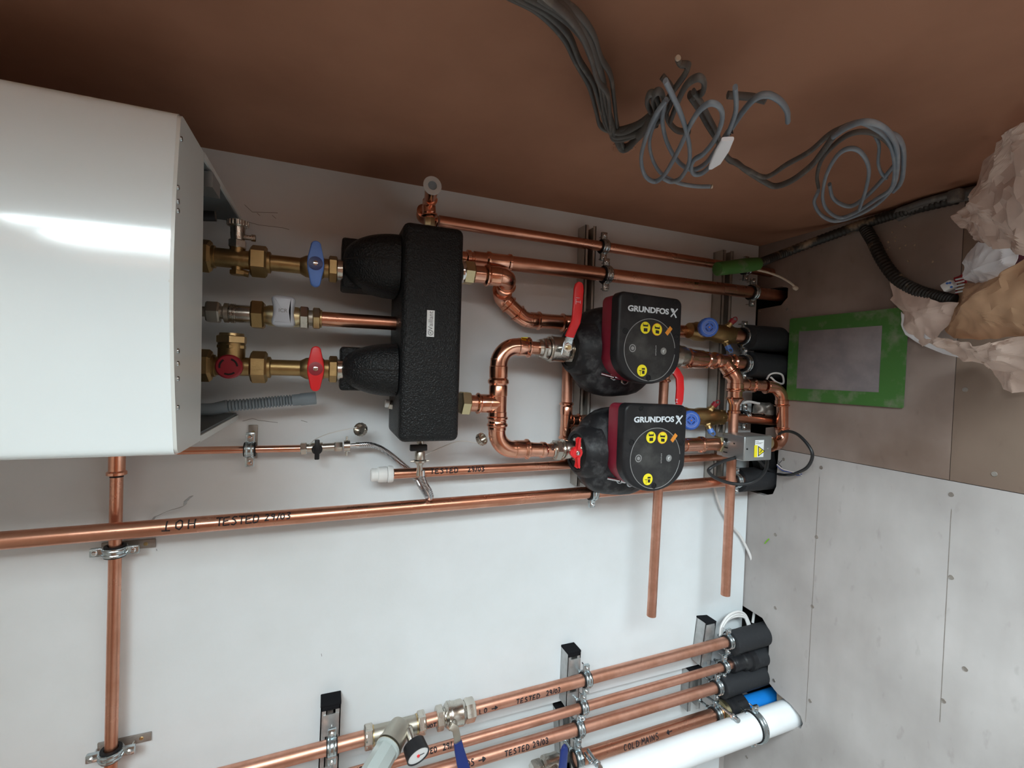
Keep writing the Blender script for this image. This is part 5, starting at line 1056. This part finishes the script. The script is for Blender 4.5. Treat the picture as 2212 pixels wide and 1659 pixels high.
def lever_valve(key, spec, label, pvt, arm, grip, gm='navy'):
    A, B, _, r = PIPES[key]; px0 = spec[0][0]; t = thing('ball_valve', label, 'valve', on(A, B, px=px0), 'nickel ball valves with blue levers'); q_ = on(A, B, px=px0); mp = (D + q_.y) / ray(*proj(q_)).y
    gb_ = G()
    for a, b, w, k in spec:
        q0, q1 = on(A, B, px=a), on(A, B, px=b); L = (q1 - q0).length; R_ = w / 2 * mp
        if k == 'h': g = G(); g.hexa(q0, q1, R_ * 1.06, .08); g.build('nut', 'nickel', t)
        else: gb_.lathe(q0, q1 - q0, [(0, R_ * .8), (L * .12, R_), (L * .45, R_), (L * .5, R_ * .97), (L * .85, R_), (L, R_ * .82)], 32)
    gb_.build('body', 'nickel', t)
    c0 = on(A, B, px=pvt[0]); p1 = P(*pvt); g = G(); g.cyl(c0, p1, .010, 16); g.hexa(c0.lerp(p1, .9), p1 + (p1 - c0).normalized() * .004, .009); g.build('spindle', 'nickel', t)
    lever(t, [P(*q) for q in arm], [.017] * len(arm), .004, 'nickel_satin', 'lever_arm', up=X * .5 - Y); lever(t, [P(*q[:3]) for q in grip], [q[3] for q in grip], .009, gm, 'lever_grip', up=X * .3 - Y)
lever_valve('l1', [(942, 957, 46, 'h'), (1004, 1024, 46, 'h'), (955, 1006, 32, 'r'), (961, 1003, 52, 'r'), (966, 976, 55, 'r')], 'nickel ball valve with a blue lever on the outermost lower pipe', (979, 1571, .12), [(974, 1568, .125), (984, 1575, .13), (987, 1590, .13), (989, 1606, .13)], [(989, 1603, .13, .020), (992, 1620, .132, .023), (998, 1645, .135, .027), (1008, 1680, .14, .029)])
lever_valve('l4', [(1150, 1170, 42, 'h'), (1168, 1214, 30, 'r'), (1172, 1210, 50, 'r')], 'nickel ball valve with an upright blue lever at the bottom edge of the photo', (1200, 1672, .14), [(1202, 1680, .145), (1212, 1665, .15)], [(1214, 1680, .155, .024), (1216, 1650, .155, .022), (1219, 1620, .155, .020), (1220, 1613, .155, .014), (1220, 1610, .155, .006)])

# ------------------------------------------------------------------ strap on the wall
t = thing('cable_strap', 'thin bent grey strip of metal sticking out of the white board beside the hot pipe', 'strap', P(332, 1118, .0)); pts = [P(328, 1160, .006), P(331, 1122, .006), P(345, 1112, .014), P(365, 1103, .02), (P(383, 1098, .028)), P(398, 1092, .03), P(402, 1082, .034), P(413, 1072, .04)]
lever(t, catmull(pts, 5), [.006] * 20 + [.0065] * 10 + [.011] * 6, .0012, 'galvanised', 'strip', up=X)

# ------------------------------------------------------------------ floor hatch
ht = thing('floor_hatch', 'grey rectangular floor plate edged all round with wide green tape', 'hatch', FL(1830, 775)); hx = (-.057, .186); hd = (.132, .447); g = G()
g.box(V(sum(hx) / 2, -sum(hd) / 2, .004), (hx[1] - hx[0], hd[1] - hd[0], .007), None, .001); g.build('plate', 'hatch_grey', ht)
g = G(); wv = .034
for (a, b, c, d_) in ((hx[0] - .003, hx[1] + .004, hd[0] - .002, hd[0] + .030), (hx[0] - .003, hx[1] + .004, hd[1] - .055, hd[1] + .003), (hx[0] - .005, hx[0] + .032, hd[0], hd[1]), (hx[1] - .036, hx[1] + .006, hd[0] + .002, hd[1])): g.box(V((a + b) / 2, -(c + d_) / 2, .0082 + random.uniform(0, .0004)), (b - a, d_ - c, .0008))
g.build('green_tape', 'tape_green', ht, smooth=False)
# debris
random.seed(3); rg = [(1635, 710, 60, 40), (1660, 680, 50, 30), (1940, 505, 60, 40), (1905, 520, 30, 20), (1980, 520, 80, 60), (1930, 665, 25, 8)]
for i in range(34):
    cx_, cy_, sx_, sy_ = random.choice(rg); px, py = cx_ + random.uniform(-1, 1) * sx_, cy_ + random.uniform(-1, 1) * sy_
    q = FL(px, py, .0016)
    if -.06 < q.x < .30 and -q.y < .13 and not (.155 < q.x < .232): continue
    if q.x > XR - .01 or -q.y < .01: continue
    s_ = random.uniform(.001, .004); o_ = G().box(q, (s_ * 1.6, s_, .0028), Matrix.Rotation(random.random() * 3, 3, 'Z'), .0004).build('plaster_crumb', 'debris'); tag(o_, 'small crumb of plaster and sawdust on the floor near the plaster wall', 'debris', 'plaster crumbs on the floor')
tag(G().tube(catmull([FL(1652, 1174, .003), FL(1656, 1169, .003), FL(1661, 1164, .003)], 4), .002, 8).build('wire_scrap', 'wire_green'), 'tiny scrap of green and yellow wire on the plywood floor', 'wire scrap')

# ------------------------------------------------------------------ conduits along the corner
def corr(label, pts, r, m='conduit_black', pitch=.006, name='conduit'):
    q = catmull(pts, 40); out = [q[0]]; acc = 0
    for i in range(1, len(q)):
        acc += (q[i] - q[i - 1]).length
        if acc >= pitch / 3: out.append(q[i]); acc = 0
    t = thing(name, label, 'conduit', q[len(q) // 2]); g = G(); g.tube(out, [r * (1.0 if i % 3 else .86) for i in range(len(out))], 18); g.build('corrugated_tube', m, t, 70); return t
tA, tB = P(1549, 581, .145), P(1637, 570, .15)
corr('black ribbed conduit splashed with plaster, running from the green taped end to the corner', [P(1628, 573, .15), P(1640, 568, .152), FL(1700, 545, .085), FL(1760, 522, .045), FL(1820, 500, .024), FL(1880, 479, .018), FL(1935, 462, .016), FL(1990, 447, .016), FL(2070, 428, .016)], .0135)
corr('black ribbed conduit splashed with plaster, curving across the floor to the paper sack', [FL(1868, 492, .018), FL(1885, 520, .020), FL(1905, 560, .022), FL(1935, 600, .026), FL(1975, 625, .03), FL(2020, 640, .035), FL(2062, 650, .04)], .0145)
gt = thing('taped_conduit_end', 'green taped end of the ribbed conduit in front of the upper copper pipes', 'tape', (tA + tB) / 2); g = G(); g.lathe(tA, tB - tA, [(0, .017), (.001, .0195), ((tB - tA).length * .5, .0205), ((tB - tA).length * .75, .021), ((tB - tA).length, .0185)], 14); g.build('tape_wrap', 'tape_green', gt, 50)
tag(G().tube(catmull([P(1636, 583, .15), P(1660, 589, .15), P(1685, 598, .15), P(1706, 610, .15), P(1716, 618, .15)], 8), [.0032] * 32 + [.0045]).build('pull_cord', 'rope'), 'frayed pale draw cord hanging out of the green taped conduit', 'cord')
g = G(); q = P(1716, 619, .15); g.lathe(q - V(0, 0, -.004), P(1728, 628, .15) - q, [(0, .004), (.008, .0075), (.016, .006), (.018, .004)], 10); tag(g.build('cord_knot', 'rope'), 'frayed knot at the end of the pale draw cord', 'cord end')
for i, (o1, o2) in enumerate(((-3, .030), (4, .022), (10, .012))):
    cable('dusty cable lying along the foot of the plaster wall, %s of three' % ('topmost', 'middle', 'lowest')[i], [FL(1940, 462 + o1, .012), FL(1970, 448 + o1, o2), FL(2020, 432 + o1, o2), FL(2080, 418 + o1, o2), FL(2160, 400 + o1, o2), FL(2212, 385 + o1, o2)], .008, 'cable_dusty', group='cables along the corner')
cable('dusty cable hooked up out of the conduit at the corner', [FL(1932, 470, .015), FL(1940, 455, .025), FL(1965, 446, .03), FL(2000, 438, .022), FL(2050, 428, .02)], .006, 'cable_dusty')
tag(G().box(RW(2065, 423, .03), (.028, .026, .024), None, .006).build('cable_tape', 'cable_dusty'), 'dusty tape patch holding the cables at the foot of the plaster wall', 'tape')

# ------------------------------------------------------------------ cables on the plaster wall
def wc(label, pts, w=.0058, m='cable_grey', flat=(1.0, .55), group='grey cables on the plaster wall', up=X):
    q = [RW(a, b, c) for a, b, c in pts]; return cable(label, q, w, m, flat, up, group, k=10)
BU = [
 ('outermost left strand of the dusty cable bundle', [(1095, -12, .02), (1160, 22, .03), (1215, 78, .03), (1242, 130, .03), (1272, 185, .03), (1288, 240, .035), (1298, 272, .04), (1330, 282, .045), (1375, 270, .05), (1410, 245, .055)], .0060),
 ('second strand of the dusty cable bundle', [(1110, -12, .025), (1180, 26, .035), (1228, 75, .035), (1252, 130, .035), (1282, 180, .035), (1298, 235, .04), (1312, 275, .045), (1345, 285, .05), (1390, 262, .055), (1422, 235, .06)], .0062),
 ('third strand of the dusty cable bundle', [(1135, -12, .03), (1200, 24, .04), (1252, 72, .04), (1275, 120, .04), (1295, 180, .04), (1305, 240, .045), (1322, 290, .05), (1350, 292, .05), (1395, 278, .055), (1430, 255, .06)], .0065),
 ('wide flat strand of the dusty cable bundle', [(1165, -12, .035), (1225, 28, .045), (1265, 70, .045), (1285, 120, .045), (1302, 175, .045), (1312, 230, .045), (1328, 290, .045), (1340, 318, .03), (1356, 318, .03), (1378, 295, .045), (1402, 270, .06), (1430, 235, .07)], .0085),
 ('innermost strand of the dusty cable bundle', [(1190, -12, .03), (1245, 26, .04), (1280, 72, .042), (1298, 125, .04), (1318, 160, .04), (1326, 210, .04), (1332, 262, .04), (1340, 300, .035), (1350, 320, .025), (1365, 315, .02)], .0060),
 ('twisting strand crossing the dusty cable bundle', [(1172, -12, .05), (1235, 45, .055), (1270, 105, .055), (1290, 170, .055), (1313, 205, .055), (1318, 260, .055), (1322, 296, .05), (1345, 300, .05), (1385, 285, .055), (1420, 268, .06)], .0058)]
for lb, p_, w_ in BU: wc(lb + ' on the plaster wall', p_, w_, 'cable_dusty', (1.0, .5))
KN = [
 ('dusty cable knotted round the tangle, reaching highest up the plaster wall', [(1463, 128, .06), (1470, 138, .06), (1486, 142, .065), (1480, 160, .07), (1455, 195, .075), (1430, 232, .08), (1412, 262, .08)], .006),
 ('dusty cable loop at the heart of the tangle', [(1448, 262, .07), (1462, 225, .08), (1482, 185, .085), (1505, 168, .09), (1520, 175, .09), (1518, 198, .085), (1500, 208, .075)], .0065),
 ('dusty cable wrapped round the knot of the tangle, left coil', [(1405, 240, .06), (1398, 222, .075), (1402, 205, .085), (1412, 202, .085), (1420, 215, .08), (1425, 238, .07)], .0065),
 ('dusty cable wrapped round the knot of the tangle, right coil', [(1415, 235, .065), (1410, 215, .08), (1416, 200, .09), (1426, 198, .09), (1433, 212, .085), (1436, 235, .075)], .0065),
 ('dusty flat cable running under the tangle', [(1430, 165, .05), (1450, 190, .06), (1452, 215, .065), (1440, 250, .06), (1460, 280, .06), (1490, 285, .06)], .0065),
 ('dusty cable band sloping down from the tangle to the second coil', [(1490, 205, .07), (1510, 235, .07), (1528, 268, .07), (1548, 300, .065), (1560, 325, .06), (1575, 345, .05), (1592, 352, .05), (1612, 368, .055), (1650, 392, .06), (1675, 402, .065), (1710, 390, .07), (1750, 360, .075), (1775, 330, .08), (1800, 295, .085)], .0075),
 ('second dusty cable band sloping down from the tangle', [(1498, 198, .085), (1515, 222, .085), (1532, 255, .08), (1550, 290, .075), (1562, 325, .065), (1582, 348, .055), (1618, 368, .055), (1655, 382, .06), (1700, 355, .065), (1748, 328, .07), (1790, 292, .075), (1830, 272, .08)], .0060),
 ('short cut cable tab at the lower left of the tangle', [(1378, 292, .06), (1392, 278, .065), (1402, 262, .07)], .0085)]
for lb, p_, w_ in KN: wc(lb, p_, w_ * .82, 'cable_dusty', (1.0, .6))
LP = [
 ('blue-grey cable with a cut upper end slanting across the tangle', [(1437, 174, .11), (1452, 205, .115), (1470, 245, .12), (1483, 285, .12), (1490, 325, .12), (1487, 355, .12), (1470, 385, .12), (1450, 392, .118), (1432, 385, .115)], .0062),
 ('blue-grey cable making the tall left loop of the tangle', [(1440, 215, .10), (1415, 250, .105), (1394, 300, .11), (1385, 345, .115), (1394, 380, .12), (1415, 392, .12), (1435, 378, .12), (1455, 345, .12), (1475, 305, .12), (1492, 268, .12), (1512, 238, .12), (1535, 223, .12), (1555, 232, .12), (1560, 258, .12), (1545, 300, .12), (1520, 332, .12), (1500, 345, .12), (1493, 362, .12), (1500, 376, .12), (1520, 372, .12), (1545, 345, .12), (1565, 305, .12), (1580, 270, .115), (1590, 235, .11), (1588, 188, .105)], .0062),
 ('blue-grey cable making the inner left loop of the tangle', [(1436, 222, .10), (1431, 262, .10), (1440, 305, .10), (1458, 340, .105), (1478, 360, .105), (1500, 366, .105), (1525, 352, .105), (1550, 318, .10), (1572, 285, .10)], .0060),
 ('blue-grey cable with a cut end at the foot of the tangle', [(1430, 232, .09), (1412, 270, .09), (1403, 310, .095), (1412, 350, .10), (1432, 378, .10), (1465, 395, .105), (1500, 402, .105), (1534, 403, .105)], .0055),
 ('blue-grey cable arching out to the right of the tangle', [(1572, 290, .09), (1590, 262, .09), (1612, 232, .09), (1635, 210, .09), (1660, 205, .09), (1685, 218, .09), (1700, 240, .09), (1702, 262, .09)], .0072),
 ('dark flat cable end lying behind the arching cable', [(1572, 205, .07), (1595, 207, .07), (1625, 210, .072), (1655, 217, .08)], .0080)]
for lb, p_, w_ in LP: wc(lb, p_, w_ * .68, 'cable_grey' if 'dark' not in lb else 'cable_dusty', (1.0, .7))
for nm, px, py, o_ in (('cut end of the cable at the foot of the tangle', 1536, 403, .105), ('cut end of the highest cable of the tangle', 1463, 127, .06)):
    tag(G().cyl(RW(px, py, o_), RW(px + 3, py - (0 if px > 1500 else 3), o_), .0035, 10).build('cable_core', 'rope'), 'pale stripped ' + nm, 'wire end', 'stripped cable ends')
tg = thing('paper_label', 'white torn label with a letter mark taped to the blue-grey cable', 'label', RW(1560, 330, .13)); lever(tg, [RW(1572, 300, .127), RW(1560, 325, .129), RW(1545, 352, .129), RW(1535, 362, .127)], [.016, .019, .016, .006], .006, 'paper_white', 'paper', up=X)
g = G(); q = RW(1576, 283, .118); u1 = (RW(1586, 283, .118) - q).normalized(); g.cyl(q, RW(1583, 288, .118), .0008, 6); g.cyl(RW(1583, 288, .118), RW(1580, 276, .118), .0008, 6); g.cyl(RW(1576, 283, .118), RW(1578, 291, .118), .0008, 6); g.build('letter_mark', 'ink', tg)
C2 = [
 ('outermost ring of the second cable coil', [(1800, 295, .085), (1830, 275, .09), (1865, 263, .095), (1900, 270, .10), (1925, 292, .10), (1938, 325, .10), (1938, 370, .10), (1928, 405, .10), (1895, 440, .10), (1850, 465, .10), (1805, 477, .10), (1775, 465, .095), (1759, 438, .09), (1768, 412, .085)], .0062),
 ('wide flat band over the top of the second cable coil', [(1790, 300, .075), (1820, 277, .08), (1855, 264, .085), (1885, 275, .09), (1915, 298, .095), (1930, 335, .10), (1932, 380, .10), (1922, 410, .105), (1890, 432, .105), (1850, 458, .105), (1815, 470, .105), (1788, 455, .105), (1777, 428, .10), (1783, 385, .10), (1800, 348, .10), (1822, 325, .10), (1848, 322, .10), (1868, 340, .105), (1877, 370, .105), (1870, 410, .105), (1856, 453, .11)], .0055),
 ('right side ring of the second cable coil', [(1905, 288, .09), (1935, 295, .09), (1950, 320, .09), (1951, 365, .09), (1945, 395, .09), (1930, 412, .09)], .0075),
 ('dark inner ring of the second cable coil', [(1768, 405, .05), (1765, 380, .055), (1775, 345, .06), (1800, 315, .065), (1835, 290, .07), (1875, 285, .07), (1910, 300, .075), (1935, 330, .08)], .0062),
 ('slanting flat cable crossing the second coil', [(1792, 398, .07), (1798, 425, .08), (1815, 440, .085), (1840, 445, .09), (1870, 425, .09), (1900, 395, .09), (1928, 362, .085), (1940, 345, .08)], .0062),
 ('dusty white cable hanging inside the second coil', [(1890, 292, .07), (1899, 315, .075), (1897, 350, .08), (1903, 372, .085), (1915, 385, .09)], .0048)]
for i, (lb, p_, w_) in enumerate(C2): wc(lb + ' on the plaster wall', p_, w_ * .72, 'cable_dusty' if i == 3 else 'cable_grey', (1.0, .7))
g = G(); q = RW(1345, 318, 0)
bm = bmesh.new(); bmesh.ops.create_icosphere(bm, subdivisions=3, radius=.022); g.add([q + V(v.co.x * .35, v.co.y * .8, v.co.z) * (1 + .4 * noise.noise(v.co * 80)) for v in bm.verts], [tuple(x.index for x in f.verts) for f in bm.faces]); bm.free()
tag(g.build('broken_plaster', 'plaster'), 'rough broken patch of plaster where the cable bundle enters the wall', 'plaster patch')

# ------------------------------------------------------------------ torn paper sack
sack = thing('paper_sack', 'torn crumpled brown paper sack standing open at the right edge of the photo', 'paper sack', FL(2100, 640))
def crumple(name, m, pts, amp, seed, bul=.02, parent=sack, sub=4):
    q = [FL(a, b, h) for a, b, h in pts]; c = sum(q, Vector()) / len(q); nrm = Vector((0, 0, 0))
    for i in range(len(q)): nrm += (q[i] - c).cross(q[(i + 1) % len(q)] - c)
    nrm.normalize(); nrm = nrm if nrm.dot(CAM - c) > 0 else -nrm
    bm = bmesh.new(); vs = [bm.verts.new(p) for p in q]; cv = bm.verts.new(c + nrm * bul)
    for i in range(len(q)): bm.faces.new((vs[i], vs[(i + 1) % len(q)], cv))
    bmesh.ops.subdivide_edges(bm, edges=list(bm.edges), cuts=15, use_grid_fill=True)
    bmesh.ops.recalc_face_normals(bm, faces=list(bm.faces))
    for v in bm.verts:
        p = v.co; k = noise.noise(p * 8 + V(seed, 0, 0)) * 1.2 + (1 - abs(noise.noise(p * 15 + V(0, seed, 0))) * 3.2) * .7 + (1 - abs(noise.noise(p * 34 + V(seed, seed, 0))) * 3) * .38 + noise.noise(p * 90) * .12
        v.co = p + nrm * k * amp + V(noise.noise(p * 40 + V(0, 0, seed)), noise.noise(p * 40 + V(seed, 5, 0)), 0) * amp * .35
    bm.verts.index_update(); n = len(bm.verts); vv = [v.co.copy() for v in bm.verts]; ff = [tuple(x.index for x in f.verts) for f in bm.faces]
    be = [tuple(v.index for v in e_.verts) for e_ in bm.edges if len(e_.link_faces) == 1]; bm.free()
    th = nrm * -.0006; g = G(); g.add(vv + [x + th for x in vv], ff + [tuple(i + n for i in f)[::-1] for f in ff] + [(a, b, b + n, a + n) for a, b in be])
    return g.build(name, m, parent, 16)
crumple('back_flap', 'paper_pale', [(2064, 466, .05), (2098, 440, .10), (2105, 412, .14), (2125, 378, .18), (2128, 345, .22), (2155, 312, .26), (2178, 292, .30), (2212, 262, .34), (2260, 262, .36), (2270, 560, .30), (2190, 545, .22), (2148, 530, .16), (2122, 515, .10), (2090, 488, .06)], .010, 1.0, .02)
crumple('white_liner', 'paper_white', [(2078, 600, .06), (2082, 565, .09), (2092, 540, .12), (2115, 522, .14), (2150, 520, .16), (2180, 530, .17), (2205, 545, .18), (2195, 590, .14), (2168, 602, .12), (2120, 618, .08), (2095, 612, .06)], .006, 4.0, .02)
crumple('front_panel', 'paper_kraft', [(2080, 612, .03), (2130, 610, .09), (2168, 596, .14), (2205, 558, .20), (2240, 548, .22), (2270, 720, .22), (2180, 728, .15), (2120, 735, .09), (2060, 730, .05), (2042, 712, .035), (2055, 680, .03), (2075, 650, .02)], .006, 2.0, .03)
crumple('torn_flap', 'paper_pale', [(1922, 604, .018), (1945, 612, .03), (1985, 632, .04), (2030, 652, .05), (2076, 652, .06), (2062, 680, .05), (2048, 705, .05), (2020, 735, .03), (1995, 748, .02), (1965, 728, .015), (1952, 700, .014), (1948, 672, .012), (1922, 648, .012), (1928, 640, .014)], .005, 6.0, .012)
crumple('pale_hem', 'paper_white', [(1950, 672, .010), (1968, 690, .018), (1990, 715, .026), (2015, 735, .035), (2052, 752, .03), (2072, 772, .018), (2035, 765, .012), (1990, 746, .010), (1958, 722, .008), (1948, 700, .008)], .003, 8.0, .004)
crumple('lower_fold', 'paper_pale', [(2015, 735, .035), (2030, 720, .05), (2060, 732, .08), (2120, 738, .12), (2180, 730, .17), (2270, 722, .22), (2270, 800, .16), (2180, 800, .08), (2120, 790, .05), (2080, 772, .03), (2050, 752, .03)], .010, 3.0, .0)
crumple('bottom_flap', 'paper_pale', [(2075, 770, .02), (2130, 782, .05), (2200, 790, .08), (2270, 795, .12), (2270, 850, .06), (2210, 846, .03), (2165, 843, .02), (2148, 815, .02), (2140, 795, .02), (2100, 782, .02)], .007, 5.0, .0)
crumple('dark_mouth', 'paper_maroon', [(2195, 545, .12), (2270, 530, .14), (2270, 612, .16), (2212, 612, .14), (2202, 590, .12)], .004, 9.0, .0)
crumple('printed_panel', 'paper_red', [(2062, 600, .01), (2078, 592, .04), (2092, 616, .05), (2080, 636, .03), (2062, 640, .01)], .003, 11.0, .0)
g = G()
for k in range(5): g.cyl(FL(2065, 604 + k * 7, .05), FL(2082, 600 + k * 7, .062), .002, 6)
g.build('red_stripes', 'logo_white', sack)
sw = thing('switch_socket', 'small pale plastic connector with blue spots beside the conduit', 'connector', FL(2045, 615)); g = G(); g.box(FL(2050, 618, .05), (.02, .022, .02), Matrix.Rotation(.5, 3, 'Z'), .004); g.build('body', 'white_plastic', sw); g = G()
for a, b in ((2046, 612), (2055, 620), (2052, 611)): g.cyl(FL(a, b, .061), FL(a, b, .063), .0025, 10)
g.build('spot', 'wire_blue', sw)
